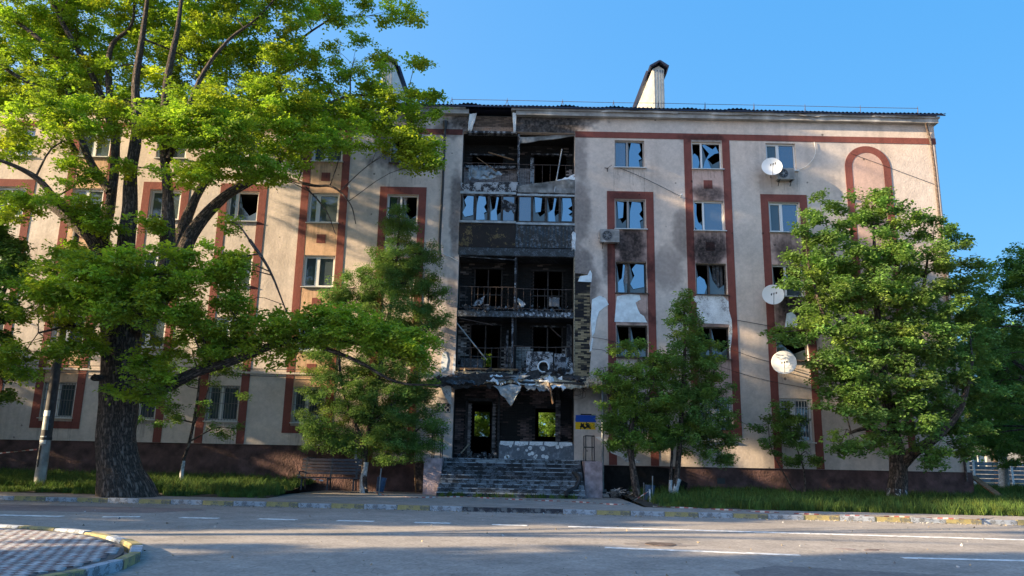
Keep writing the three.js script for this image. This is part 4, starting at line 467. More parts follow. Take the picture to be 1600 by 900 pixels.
// burnt appliances in the first floor loggia
{ const a = P(822, 585, ZF + 0.03), b = P(864, 550, ZF + 0.03), t = thing('washing_machine', 'scorched white washing machine with a round drum hole on the balcony', 'washing machine', [(a.x + b.x) / 2, 5.1, ZF - 0.3]); const z = ZF + 0.03, cx = P(849, 574, z).x, cy = P(849, 573, z).y, r = 0.2; const circ = []; for (let i = 0; i < 24; i++) circ.push([cx + Math.cos(i / 24 * 6.283) * r, cy - Math.sin(i / 24 * 6.283) * r]); part('body', [poly(rect(a.x, b.x, a.y, b.y), [circ], 0.02, z - 0.02), box(a.x, b.x, a.y, b.y, z - 0.5, z - 0.3)], M.burntWhite, t); const tg = new THREE.TorusGeometry(r + 0.03, 0.035, 8, 28); tg.translate(cx, cy, z + 0.01); part('door_ring', uvm(tg), M.foamWhite, t); part('drum', box(cx - r, cx + r, cy - r, cy + r, z - 0.28, z - 0.26), M.char, t);
  const c = P(866, 552, z), d = P(884, 586, z), f = thing('cooker', 'scorched white appliance standing to the right of the washing machine', 'appliance', [(c.x + d.x) / 2, 5.1, ZF - 0.3]); part('body', [box(c.x, d.x, d.y, c.y, z - 0.5, z - 0.02)], M.burntWhite2, f); part('panel', box(c.x + 0.02, d.x - 0.02, c.y - 0.14, c.y - 0.02, z - 0.02, z), M.burntWhite, f);
  const h = thing('scorched_board', 'leaning scorched white board in the right corner of the first floor balcony', 'board', [c.x + 0.6, 5.1, ZF - 0.2]); part('panel', rag(P(880, 560, ZF - 0.1), P(892, 556, ZF - 0.1), P(884, 585, ZF), P(897, 583, ZF), 4, 5, 0.1, 140, 0.02, 0.3), M.burntWhite, h); }
{ const a = P(858, 466, ZF - 0.45), b = P(874, 479, ZF - 0.45), t = thing('burnt_box', 'scorched pale box standing on the second floor balcony', 'box', [a.x, 7.85, ZF - 0.5]); part('body', box(a.x, b.x, b.y, a.y, ZF - 0.7, ZF - 0.45), M.tileGrey, t); part('lid', box(a.x - 0.02, b.x + 0.02, a.y + 0.002, a.y + 0.03, ZF - 0.72, ZF - 0.43), M.burntWhite, t); }

// ---------------------------------------------------------------- street furniture and litter
{ const t = thing('street_pole', 'leaning looking concrete utility pole with pasted notices beside the oak', 'utility pole', [0, 0, 0]); t.userData.label = 'dark grey concrete utility pole with pale base and notices left of the oak'; const z = -28.4, b = P(62, 752, z), top = V(b.x, 10.5, z), up = f => V(b.x, b.y - 0.2 + f, z); part('pole', tube([up(0), up(1.7), up(10)], [0.20, 0.175, 0.11], 10, 0.02, 3), M.cornice, t); const s1 = tube([up(1.72), up(2.6), up(10.02)], [0.185, 0.172, 0.116], 10); part('dark_paint', s1, mottled(0.09, 0.085, 0.09, 0.3, 0.8, 181), t); for (const [y, h, m] of [[2.35, 0.28, M.foamWhite], [2.95, 0.5, M.galv], [3.3, 0.2, M.foam]]) { const g = new THREE.CylinderGeometry(0.194 - y * 0.004, 0.196 - y * 0.004, h, 12, 1, true, -0.9, 1.5); g.translate(b.x, b.y + y - 0.9, z); part('notice', uvm(g), m, t); } part('band', [(() => { const g = new THREE.CylinderGeometry(0.197, 0.197, 0.1, 12); g.translate(b.x, b.y + 1.5, z); return uvm(g); })()], M.black, t); part('slot', box(b.x - 0.07, b.x - 0.02, b.y + 0.5, b.y + 1.25, z + 0.16, z + 0.19), M.char, t); t.position.copy(b); t.children.forEach(c => c.position.copy(b).negate()); }
{ const z = -29.6, a = P(466, 768, z), b = P(560, 771, z), y = Math.max(0.12, gy(-8, z)), t = thing('park_bench', 'dark slatted park bench beside the plinth left of the stairs', 'bench', [(a.x + b.x) / 2, y, z]); const x0 = a.x, x1 = b.x; const my = mottled(0.05, 0.036, 0.042, 0.3, 0.6, 183, { roughness: 0.55 });
  for (let i = 0; i < 4; i++) part('seat_slat', box(x0, x1, y + 0.44, y + 0.475, z + 0.22 - i * 0.12, z + 0.31 - i * 0.12), my, t); for (let i = 0; i < 5; i++) { const g = box(x0, x1, 0, 0.09, -0.016, 0.016); g.rotateX(-0.28); g.translate(0, y + 0.58 + i * 0.12, z - 0.22 - i * 0.035); part('back_slat', uvm(g), my, t); }
  for (const x of [x0 + 0.16, (x0 + x1) / 2, x1 - 0.16]) { part('leg', [beam(V(x, y, z + 0.26), V(x, y + 0.44, z + 0.24), 0.05, 0.05), beam(V(x, y, z - 0.32), V(x, y + 0.44, z - 0.16), 0.05, 0.05), beam(V(x, y + 0.42, z + 0.28), V(x, y + 0.42, z - 0.2), 0.05, 0.04)], M.black, t); part('back_support', beam(V(x, y + 0.42, z - 0.18), V(x, y + 1.18, z - 0.4), 0.05, 0.05), M.black, t); }
  for (const x of [x0 + 0.05, x1 - 0.05]) part('armrest', [beam(V(x, y + 0.66, z + 0.26), V(x, y + 0.66, z - 0.25), 0.06, 0.04), beam(V(x, y + 0.44, z + 0.22), V(x, y + 0.66, z + 0.22), 0.04, 0.04)], M.black, t); }
function bin(px, py, z, label, turn) { const p = P(px, py, z), t = thing('litter_bin', label, 'litter bin', [p.x, p.y, p.z]); const blue = mottled(0.03, 0.085, 0.17, 0.3, 0.5, 185, { roughness: 0.5 }); const add = (n, g, m) => { const o = live(new THREE.Mesh(uvm(g), m)); o.name = n; t.add(o); }; const q = [[0.001, 0], [0.15, 0], [0.185, 0.52], [0.195, 0.53], [0.18, 0.53], [0.145, 0.03], [0.001, 0.03]].map(a => new THREE.Vector2(...a)); const g = new THREE.LatheGeometry(q, 18); g.rotateZ(-0.12); g.translate(0.02, 0.14, 0.05); add('bucket', g, blue); const pole = rod(V(-0.02, 0, 0.28), V(0.02, 1.0, 0.28), 0.02); add('post', pole, M.galv); const y2 = rod(V(0, 0, -0.22), V(0, 0.75, -0.2), 0.02); add('post', y2, M.bars); add('axle', rod(V(0, 0.55, 0.28), V(0, 0.55, -0.2), 0.015), M.bars); t.rotation.y = turn; }
bin(592, 774, -30.2, 'tilted blue litter bin beside the whitewashed trunk left of the stairs', 0.2); bin(1012, 788, -28.6, 'blue litter bin by the grass right of the stairs', 0.5);
{ const p = P(1013, 786, -28.4), o = beam(V(p.x, p.y - 0.1, p.z + 0.45), V(p.x - 0.03, p.y + 0.5, p.z + 0.45), 0.05, 0.05); solo('short_post', o, M.whitewash, 'short white post with tape tied on beside the right bin', 'post'); }
function tape(pts, label, wdt = 0.045) { const c = new THREE.CatmullRomCurve3(pts, false, 'centripetal'), L = c.getLength(), n = Math.max(8, Math.round(L / 0.07)), pos = [], col = []; const P2 = c.getSpacedPoints(n); for (let i = 0; i < n; i++) { const a = P2[i], b = P2[i + 1], k = Math.floor(i / 2) % 2 ? [0.50, 0.17, 0.16] : [0.70, 0.69, 0.69]; const tw = t => { const q = Math.sin(t * 0.35) * 0.5 + 0.9; return V(0, Math.cos(q) * wdt / 2, Math.sin(q) * wdt / 2); }; const u = tw(i), v = tw(i + 1); const q = [a.clone().add(u), a.clone().sub(u), b.clone().add(v), b.clone().sub(v)]; const T = [q[0], q[1], q[2], q[2], q[1], q[3]]; const e = V(0, 0.003, 0.003); for (const s of [0, 1]) { const TT = s ? [T[0], T[2], T[1], T[3], T[5], T[4]].map(x => x.clone().sub(e)) : T; for (const x of TT) { pos.push(x.x, x.y, x.z); col.push(...k); } } } const g = new THREE.BufferGeometry(); g.setAttribute('position', new THREE.Float32BufferAttribute(pos, 3)); g.setAttribute('color', new THREE.Float32BufferAttribute(col, 3)); g.computeVertexNormals(); solo('barrier_tape', uvm(g), new THREE.MeshStandardMaterial({ vertexColors: true, roughness: 0.5, side: THREE.DoubleSide }), label, 'barrier tape'); }
tape([P(-40, 712, -28.2), P(0, 708, -28.2), P(58, 702, -28.15)], 'red and white barrier tape stretched to the pole at the left edge');
tape([P(570, 762, -30.5), P(590, 771, -30.0), P(620, 776, -29.6), G(660, 777, 0.15), G(720, 776, 0.15), G(800, 780, 0.15), G(900, 784, 0.15), G(970, 788, 0.15), P(990, 782, -28.2), P(1013, 768, -27.95)], 'red and white barrier tape lying along the foot of the stairs');
tape([G(1020, 791, 0.16), G(1100, 794.5, 0.15), G(1200, 800, 0.15), G(1300, 804.5, 0.15), G(1400, 807, 0.15), G(1520, 811, 0.15), P(1570, 807, -24.8), P(1640, 798, -25.2)], 'red and white barrier tape lying along the grass edge right of the stairs');
tape([P(464, 742, -29.2), P(482, 747, -29.2), P(505, 751, -29.2)], 'short loose tape hanging over the left end of the bench', 0.05);
{ const a = P(1519, 744, -33.4), b = P(1566, 778, -31.5), o = beam(a, b, 0.28, 0.06); solo('leaning_board', o, M.wood, 'long brown board slanting from the wall corner to the grass', 'board'); const c = thing('debris_pile', 'heap of pale branches and scraps beside the right cheek wall', 'debris', [P(968, 768, -31.5).x, 0.15, -31.5]); const R = rng(55), g = []; for (let i = 0; i < 26; i++) { const x = P(955 + R() * 28, 768, -31.5).x, z = -31.8 + R() * 0.6; g.push(beam(V(x - 0.2 + R() * 0.2, 0.15 + R() * 0.35, z), V(x + R() * 0.4, 0.15 + R() * 0.4, z + R() * 0.3), 0.02 + R() * 0.03, 0.02)); } part('scrap', g, M.burntWhite, c, 'stuff'); rubble(P(940, 770, -31).x, P(990, 770, -31).x, 0.14, -32.4, -31.2, 60, 66, 0.2, c, [M.char, M.burntWhite2, M.conc]); }
{ const z = -32.7, a = P(652, 735, z), t = thing('rusty_door_leaf', 'rust brown sheet leaning on the plinth left of the stairs', 'sheet', [a.x, 0.2, z]); part('sheet', rag(P(646, 722, z - 0.1), P(661, 722, z - 0.1), P(648, 768, z + 0.3), P(662, 770, z + 0.3), 4, 8, 0.12, 150, 0.02, 0.15), M.rust, t); part('edge', beam(P(647, 722, z), P(650, 769, z + 0.4), 0.04, 0.04), M.wood, t); }
// ---------------------------------------------------------------- trees
function sprig(n, L, w, seed, spread = 1) {   // a twig end with n folded leaves
  const R = rng(seed), pos = [], nor = V(0, 0, 0); const tri = (...p) => p.forEach(q => pos.push(q.x, q.y, q.z));
  for (let i = 0; i < n; i++) { const o = V((R() - 0.5) * L * spread, (R() - 0.5) * L * 0.7 * spread, (R() - 0.3) * L * spread * 1.3), a = R() * 6.283, el = (R() - 0.62) * 1.1, d = V(Math.cos(a) * Math.cos(el), Math.sin(el), Math.sin(a) * Math.cos(el)), l = L * (0.7 + R() * 0.6), s = d.clone().cross(V(R() - 0.5, 1.6, R() - 0.5)).normalize().multiplyScalar(w * (0.7 + R() * 0.6)), up = s.clone().cross(d).normalize().multiplyScalar(w * 0.35);
    const at = t => o.clone().addScaledVector(d, l * t); const b = o, m1 = at(0.5), tip = at(1).addScaledVector(up, -0.8), l1 = at(0.55).add(s).add(up), r1 = at(0.55).sub(s).add(up);
    tri(b, m1, l1); tri(m1, tip, l1); tri(b, r1, m1); tri(m1, r1, tip); }
  const g = new THREE.BufferGeometry(); g.setAttribute('position', new THREE.Float32BufferAttribute(pos, 3)); g.computeVertexNormals(); return uvm(g);
}
const SP = { oak: [sprig(12, 0.135, 0.043, 1, 1.9), sprig(12, 0.125, 0.04, 2, 2.0)], maple: [sprig(12, 0.135, 0.046, 3, 1.8), sprig(11, 0.145, 0.05, 4, 1.8)], fine: [sprig(18, 0.08, 0.02, 5, 2.6), sprig(17, 0.085, 0.022, 6, 2.6)], lime: [sprig(12, 0.095, 0.036, 7, 2), sprig(12, 0.1, 0.034, 8, 2)] };
// limbs: [[x, y, z, r], ...]; blobs: [x, y, z, rx, ry, rz, puffs]
function tree(t, base, limbs, blobs, o) {
  const R = rng(o.seed), gauss = () => (R() + R() + R() - 1.5) / 1.5; t.position.copy(base);
  const samples = []; limbs.forEach((l, i) => { const pts = l.map(q => V(q[0], q[1], q[2])), g = tube(pts, l.map(q => q[3]), i ? 9 : 16, i ? 0.08 : (o.rough ?? 0.1), i + o.seed, i ? 5 : 7); part(i ? 'limb' : 'trunk', g, o.bark || M.bark, t); const c = new THREE.CatmullRomCurve3(pts, false, 'centripetal'), n = pts.length - 1; for (let k = 0; k <= 24; k++) { const f = k / 24; if (!i && f < (o.free ?? 0.5)) continue; const e = Math.min(n - 1, Math.floor(f * n)), r = l[e][3] + (l[e + 1][3] - l[e][3]) * (f * n - e); samples.push([c.getPoint(f), r]); } });
  const tw = [], M1 = [], M2 = [], C1 = [], C2 = [], m = new THREE.Matrix4(), q = new THREE.Quaternion(), e = new THREE.Euler(), one = V(1, 1, 1), col = new THREE.Color();
  const near = p => { let b = null, bd = 1e9; for (const s of samples) { const d = s[0].distanceTo(p) + Math.max(0, s[0].y - p.y) * 0.5; if (d < bd) { bd = d; b = s; } } return b; };
  for (const [x, y, z, rx, ry, rz, n] of blobs) {
    const c = V(x, y, z), s0 = near(c), r0 = Math.min(s0[1] * 0.6, 0.02 + 0.012 * s0[0].distanceTo(c)), mid = s0[0].clone().lerp(c, 0.55).add(V(gauss() * 0.3, 0.15 + gauss() * 0.2, gauss() * 0.3)), br = [s0[0], mid, c];
    if (s0[0].distanceTo(c) > 0.3) tw.push(tube(br, [r0, r0 * 0.7, r0 * 0.35], 5, 0, 1, 3)); const cc = new THREE.CatmullRomCurve3(br);
    const nk = Math.max(1, Math.round(n * (o.k ?? 1)));
    for (let k = 0; k < nk; k++) {
      let d; do { d = V(R() * 2 - 1, R() * 2 - 1, R() * 2 - 1); } while (d.lengthSq() > 1); const p = V(x + d.x * rx * (o.grow ?? 1), y + d.y * ry * (o.grow ?? 1), z + d.z * rz), f = 0.45 + R() * 0.55, a = cc.getPoint(f);
      if (k % 2 === 0) tw.push(tube([a, a.clone().lerp(p, 0.6).add(V(0, 0.06, 0)), p], [0.011, 0.008, 0.003], 3, 0, 1, 2));
      const tone = 0.72 + R() * 0.5, yl = R() * R(), nn = o.per ?? 9, sg = o.sig ?? 0.3;
      for (let i = 0; i < nn; i++) { const u = R(), pp = V(p.x + gauss() * sg * 1.25, p.y + gauss() * sg * (o.flat ?? 0.8), p.z + gauss() * sg * 1.25), sc = 0.75 + R() * 0.5; e.set((R() - 0.5) * 0.9, R() * 6.283, (R() - 0.5) * 0.9); m.compose(pp.sub(base), q.setFromEuler(e), one.set(sc, sc, sc)); const w = u < 0.5; (w ? M1 : M2).push(m.clone()); const tt = tone * (0.85 + R() * 0.3); (w ? C1 : C2).push(col.setRGB(tt * (1 + yl * 0.45), tt, tt * (1 - yl * 0.3)).clone()); }
    }
  }
  if (tw.length) part('twigs', tw, o.twig || o.bark || M.bark, t, 'stuff');
  [[M1, C1, 0], [M2, C2, 1]].forEach(([mm, c, i]) => { const im = live(new THREE.InstancedMesh(SP[o.leaf][i], o.leafMat, mm.length)); im.name = 'crown'; im.userData.kind = 'stuff'; mm.forEach((x, k) => { im.setMatrixAt(k, x); im.setColorAt(k, c[k]); }); t.add(im); });
  return t;
}
const L = (z, ...pts) => pts.map(p => { const q = P(p[0], p[1], p[3] ?? z); return [q.x, q.y, q.z, p[2]]; });
const B = (px, py, z, rx, ry, n, rz) => { const q = P(px, py, z), k = -z / FOC * 1.03; return [q.x, q.y, z, rx * k, ry * k, rz ?? Math.max(0.5, rx * k * 0.7), n]; };

{ // the great oak
  const z = -26, base = P(196, 776, z), t = thing('oak_tree', 'huge oak with a thick dark trunk and spreading limbs on the left', 'tree');
  const limbs = [L(z, [197, 790, 1.0], [195, 770, 0.86], [188, 742, 0.69], [182, 690, 0.63], [186, 630, 0.62], [187, 570, 0.61], [190, 520, 0.64], [194, 470, 0.6], [196, 430, 0.45]),
    L(z, [180, 500, 0.5], [160, 430, 0.36, -26.3], [160, 370, 0.255, -26.5], [172, 320, 0.177, -26.7], [180, 250, 0.163, -27], [178, 190, 0.15, -27.2], [170, 130, 0.129, -27.3], [175, 70, 0.095, -27.4], [205, 40, 0.061, -27.4], [210, -20, 0.034, -27.4]),
    L(z, [200, 490, 0.5], [196, 400, 0.306], [203, 330, 0.281], [205, 270, 0.211], [214, 200, 0.184], [212, 130, 0.136, -26], [222, 60, 0.102, -26], [232, -20, 0.068, -26], [236, -90, 0.034, -26]),
    L(z, [215, 510, 0.5], [258, 430, 0.33, -25.4], [262, 370, 0.246, -25.2], [262, 300, 0.177, -25.2], [256, 240, 0.15, -25.2], [258, 150, 0.136, -25.1], [268, 90, 0.116, -25], [278, 40, 0.082, -25], [285, -30, 0.061, -25.4], [280, -120, 0.034, -26]),
    L(z, [222, 500, 0.46], [275, 420, 0.34, -27], [300, 365, 0.255, -27.3], [350, 308, 0.184, -27.5], [410, 272, 0.15, -28], [450, 235, 0.116, -28.2], [480, 185, 0.088, -28.3], [540, 152, 0.068, -28.4], [600, 150, 0.041, -28.4], [650, 160, 0.024, -28.4]),
    L(z, [250, 460, 0.34, -27.5], [305, 310, 0.163, -28.6], [330, 270, 0.143, -28.8], [370, 215, 0.116, -29], [400, 150, 0.095, -29.2], [440, 105, 0.075, -29.3], [470, 62, 0.054, -29.4], [515, 30, 0.034, -29.4]),
    L(z, [160, 400, 0.255, -26.1], [125, 345, 0.204, -25.6], [88, 312, 0.136, -25.3], [60, 280, 0.102, -25.2], [20, 258, 0.068, -25], [-40, 240, 0.041, -25]),
    L(z, [165, 390, 0.221, -26.4], [120, 355, 0.17, -27], [70, 318, 0.109, -27.4], [30, 314, 0.068, -27.6], [-40, 290, 0.041, -27.7]),
    L(z, [172, 300, 0.163, -26.7], [140, 250, 0.136, -27], [118, 190, 0.122, -27.2], [92, 95, 0.102, -27.3], [60, 60, 0.088, -27.3], [20, 30, 0.068, -27.3], [-40, -10, 0.048, -27.3]),
    L(z, [178, 210, 0.136, -27.2], [150, 130, 0.116, -27.8], [100, 40, 0.095, -28], [75, -10, 0.082, -28.1], [50, -60, 0.054, -28.1], [40, -130, 0.027, -28]),
    L(z, [120, 240, 0.109, -27], [60, 140, 0.082, -25.9], [20, 115, 0.068, -25.7], [-30, 80, 0.048, -25.6]),
    L(z, [262, 250, 0.136, -25.2], [290, 180, 0.102, -25.6], [320, 110, 0.082, -26], [360, 60, 0.061, -26.2], [400, 30, 0.041, -26.3], [445, -20, 0.027, -26.3]),
    L(z, [215, 615, 0.34, -25.4], [262, 602, 0.21, -25], [310, 580, 0.16, -24.7], [370, 562, 0.14, -24.5], [430, 538, 0.12, -24.4], [500, 528, 0.085, -24.4], [570, 540, 0.06, -24.5], [610, 555, 0.06, -24.6], [650, 565, 0.03, -24.6]),
    L(z, [470, 530, 0.09, -24.4], [560, 565, 0.06, -24.6], [620, 597, 0.04, -24.8], [690, 602, 0.02, -25]),
        L(z, [410, 268, 0.095, -28], [490, 290, 0.054, -27.5], [520, 292, 0.041, -27.4], [548, 320, 0.024, -27.3], [556, 350, 0.017, -27.3]), L(z, [478, 292, 0.034, -27.5], [510, 330, 0.025, -27.4], [524, 365, 0.013, -27.4]), L(z, [390, 375, 0.06, -24], [420, 420, 0.04, -24], [448, 488, 0.02, -24]),
    L(z, [160, 590, 0.12, -25.4], [148, 590, 0.12, -25.2], [145, 588, 0.115, -25.15]), L(z, [165, 560, 0.12, -25.4], [150, 530, 0.1, -24.7], [120, 510, 0.06, -24.2], [60, 520, 0.03, -23.8])];
  const bl = [];
  // upper crown, left to right, far then near
  for (const a of [[-30, 40, -27, 70, 70, 16], [20, 70, -29, 80, 60, 16], [90, 35, -29.5, 70, 50, 14], [10, 150, -29, 70, 45, 12], [85, 130, -29, 60, 45, 12], [160, 20, -29.5, 60, 50, 12], [170, 110, -29, 50, 50, 9], [40, 30, -29, 70, 50, 8], [50, 105, -27.5, 70, 55, 20], [-20, 140, -26, 60, 55, 14], [125, 60, -28.5, 60, 60, 14], [150, 150, -27.5, 55, 55, 13], [200, 20, -28, 70, 50, 14], [290, 25, -28, 70, 45, 14], [350, 25, -27, 60, 40, 13], [240, 110, -28, 60, 60, 14], [310, 100, -28, 60, 55, 15], [345, 70, -28, 60, 55, 10],
    [105, 15, -29, 60, 40, 9], [20, 215, -25.6, 70, 45, 15], [70, 160, -25, 60, 35, 10], [110, 215, -25, 45, 32, 8], [150, 185, -25, 50, 28, 8], [215, 165, -28, 50, 40, 9], [300, 165, -24.4, 60, 38, 16], [265, 195, -24, 60, 28, 10], [235, 345, -24.6, 22, 26, 3], [210, 262, -25, 20, 12, 2], [340, 215, -24.5, 65, 38, 17], [400, 200, -26, 60, 45, 14], [350, 255, -25, 70, 25, 11], [290, 285, -24.5, 45, 26, 6], [440, 165, -27.5, 55, 45, 14],
    [465, 225, -26.5, 55, 40, 14], [520, 175, -28, 55, 40, 13], [560, 195, -28, 55, 40, 14], [610, 175, -28.3, 55, 38, 12], [660, 165, -28.3, 35, 25, 5], [645, 225, -28, 40, 35, 9], [665, 255, -27.8, 28, 24, 6], [615, 235, -28, 35, 24, 5], [500, 125, -28.7, 55, 40, 9], [450, 100, -29, 50, 45, 9], [420, 55, -27, 55, 45, 10], [400, 110, -28, 50, 40, 9], [555, 90, -28.8, 45, 38, 7], [600, 135, -28.6, 40, 28, 5], [500, 20, -29.2, 45, 30, 7], [570, 22, -29.3, 60, 25, 6], [630, 30, -29.3, 28, 22, 3], [645, 90, -28.8, 22, 26, 2], [455, 5, -28, 40, 25, 6], [390, -10, -27, 60, 25, 6], [290, -30, -26, 90, 25, 6], [120, -30, -27, 90, 25, 6], [530, 215, -27, 45, 30, 7],
    [-60, -60, -27, 80, 50, 16], [30, -70, -27.5, 80, 50, 16], [120, -90, -28, 80, 50, 16], [210, -80, -26, 80, 50, 16], [300, -80, -27, 80, 50, 16], [390, -70, -28.5, 80, 40, 14], [60, -150, -27.5, 90, 50, 16], [170, -160, -27, 90, 50, 16], [280, -150, -27.5, 90, 50, 16], [380, -130, -28, 70, 40, 12], [200, -220, -27, 90, 45, 14], [470, -60, -29, 60, 30, 7], [-120, 20, -27, 70, 60, 14], [-110, 140, -26, 60, 60, 12], [10, 0, -30, 90, 60, 12], [130, 110, -30, 90, 60, 12], [230, 60, -30, 80, 50, 12], [330, 40, -30, 80, 50, 12], [360, 130, -29.5, 60, 50, 10],
    // middle tufts among the limbs
    [85, 320, -25, 55, 24, 7], [120, 270, -24.9, 38, 22, 5], [25, 325, -25.5, 40, 22, 5], [145, 345, -25.2, 42, 30, 8], [130, 395, -25.8, 40, 22, 5], [355, 345, -24.8, 12, 12, 1], [425, 275, -25.8, 44, 18, 5], 
    // lower masses near the road
    [90, 430, -24, 80, 40, 16], [160, 455, -23.4, 75, 45, 20], [240, 430, -23.4, 70, 42, 20], [290, 465, -23.6, 55, 34, 11], [210, 480, -23.2, 60, 34, 12], [40, 470, -24, 50, 30, 8], [320, 410, -23.6, 40, 30, 6], [100, 490, -24, 60, 26, 8], [70, 555, -23.8, 75, 24, 10], [130, 540, -24, 50, 20, 6], [30, 575, -23.6, 34, 16, 3], [225, 565, -24, 42, 34, 8], [240, 600, -24, 22, 28, 4], [200, 615, -24.3, 28, 12, 2], [340, 430, -23.7, 34, 24, 4],
    // the long low branch to the right
    [300, 545, -24.8, 50, 28, 7], [345, 525, -24.5, 44, 24, 6], [400, 520, -24.3, 42, 20, 6], [440, 510, -24.2, 34, 18, 5], [480, 505, -24.1, 44, 18, 7], [540, 495, -24.2, 50, 20, 8], [585, 515, -24.2, 50, 22, 8], [630, 540, -24.3, 48, 20, 8], [665, 558, -24.4, 24, 14, 2], [420, 560, -24.4, 24, 14, 2], [385, 480, -24.4, 20, 12, 1], [360, 545, -24.3, 40, 18, 5], [455, 535, -24.2, 44, 14, 5], [520, 520, -24.1, 44, 16, 7], [600, 540, -24.3, 44, 16, 6], [345, 470, -23.8, 30, 24, 5], [300, 500, -24, 40, 22, 6], [365, 425, -23.8, 24, 20, 3], [180, 415, -23.8, 60, 30, 10], [120, 455, -23.6, 60, 30, 10], [470, 180, -27, 50, 36, 10], [380, 160, -26.5, 60, 40, 12]]) bl.push(B(...a));
  tree(t, base, limbs, bl, { seed: 11, leaf: 'oak', leafMat: M.oakLeaf, per: 16, sig: 0.46, k: 1.5, grow: 1.12, flat: 0.66, free: 0.9, rough: 0.09 }); }
{ // dense small-leaved tree in front of the stairs' left side
  const z = -31.3, base = P(568, 775, z), t = thing('leafy_thuja', 'dense dark thuja-like tree with a whitewashed trunk left of the porch', 'tree');
  const limbs = [L(z, [570, 778, 0.16], [568, 740, 0.12], [572, 690, 0.12], [590, 600, 0.10], [610, 480, 0.08], [622, 380, 0.05], [625, 325, 0.02]), L(z, [572, 700, 0.1], [545, 640, 0.07], [530, 560, 0.05], [540, 470, 0.03]), L(z, [585, 660, 0.09], [640, 600, 0.06], [665, 520, 0.04], [670, 450, 0.02]), L(z, [578, 690, 0.08], [640, 680, 0.05], [675, 650, 0.03])];
  const bl = []; for (const a of [[625, 345, z, 22, 28, 12], [620, 395, z, 34, 32, 18], [655, 400, z, 30, 26, 10], [590, 430, z, 45, 34, 20], [640, 445, z, 45, 32, 22], [560, 450, z, 40, 28, 12], [675, 470, z, 30, 34, 13], [610, 485, z, 55, 36, 24], [545, 490, z, 38, 24, 9], [520, 470, z, 22, 22, 4], [660, 520, z, 40, 40, 18], [600, 545, z, 55, 40, 26], [540, 550, z, 45, 34, 16], [505, 575, z, 34, 26, 8], [650, 585, z, 45, 40, 22], [590, 605, z, 55, 40, 28], [530, 615, z, 48, 38, 20], [500, 650, z, 30, 30, 9], [560, 660, z, 60, 36, 28], [625, 650, z, 55, 40, 28], [660, 630, z, 32, 36, 12], [600, 695, z, 55, 24, 22], [650, 690, z, 36, 26, 12], [530, 685, z, 42, 22, 12], [490, 690, z, 18, 12, 2], [680, 655, z, 18, 26, 4]]) { a[5] = Math.round(a[5] * 1.25); bl.push(B(...a)); }
  tree(t, base, limbs, bl, { seed: 23, leaf: 'fine', leafMat: M.thujaLeaf, per: 20, sig: 0.36, k: 1.1, grow: 1.1, flat: 0.75, free: 0.25 });
  const c = tube([P(570, 778, z), P(567, 755, z), P(571, 722, z)], [0.19, 0.135, 0.132], 10); part('whitewash', c, M.whitewash, t); const c2 = tube([P(565, 728, z), P(556, 718, z), P(556, 700, z + 0.1)], [0.06, 0.06, 0.05], 6); part('limb', c2, M.whitewash, t); }
{ // thin sapling between oak and thuja
  const z = -31, base = P(284, 752, z), t = thing('sapling', 'thin sapling with a whitewashed foot right of the oak trunk', 'tree');
  const limbs = [L(z, [283, 754, 0.07], [285, 725, 0.065], [296, 690, 0.06], [306, 640, 0.05], [312, 580, 0.035], [308, 530, 0.02]), L(z, [300, 670, 0.04], [325, 610, 0.025], [330, 560, 0.015]), L(z, [302, 660, 0.035], [270, 655, 0.02], [240, 660, 0.012]), L(z, [296, 690, 0.035], [340, 668, 0.02], [370, 670, 0.012])];
  const bl = []; for (const a of [[265, 655, z, 34, 14, 5], [255, 630, z, 24, 16, 4], [330, 560, z, 40, 30, 9], [300, 545, z, 34, 26, 6], [290, 600, z, 30, 22, 4], [350, 580, z, 34, 22, 5], [355, 670, z, 28, 12, 4], [330, 640, z, 22, 16, 2], [380, 620, z, 16, 12, 2], [270, 590, z, 26, 18, 3], [230, 660, z, 12, 8, 1], [340, 520, z, 40, 20, 5]]) bl.push(B(...a));
  tree(t, base, limbs, bl, { seed: 29, leaf: 'lime', leafMat: M.mapleLeaf, per: 13, sig: 0.28, free: 0.5 }); part('whitewash', tube([P(283, 755, z), P(284.5, 735, z), P(287, 720, z)], [0.085, 0.078, 0.075], 8), M.whitewash, t); }
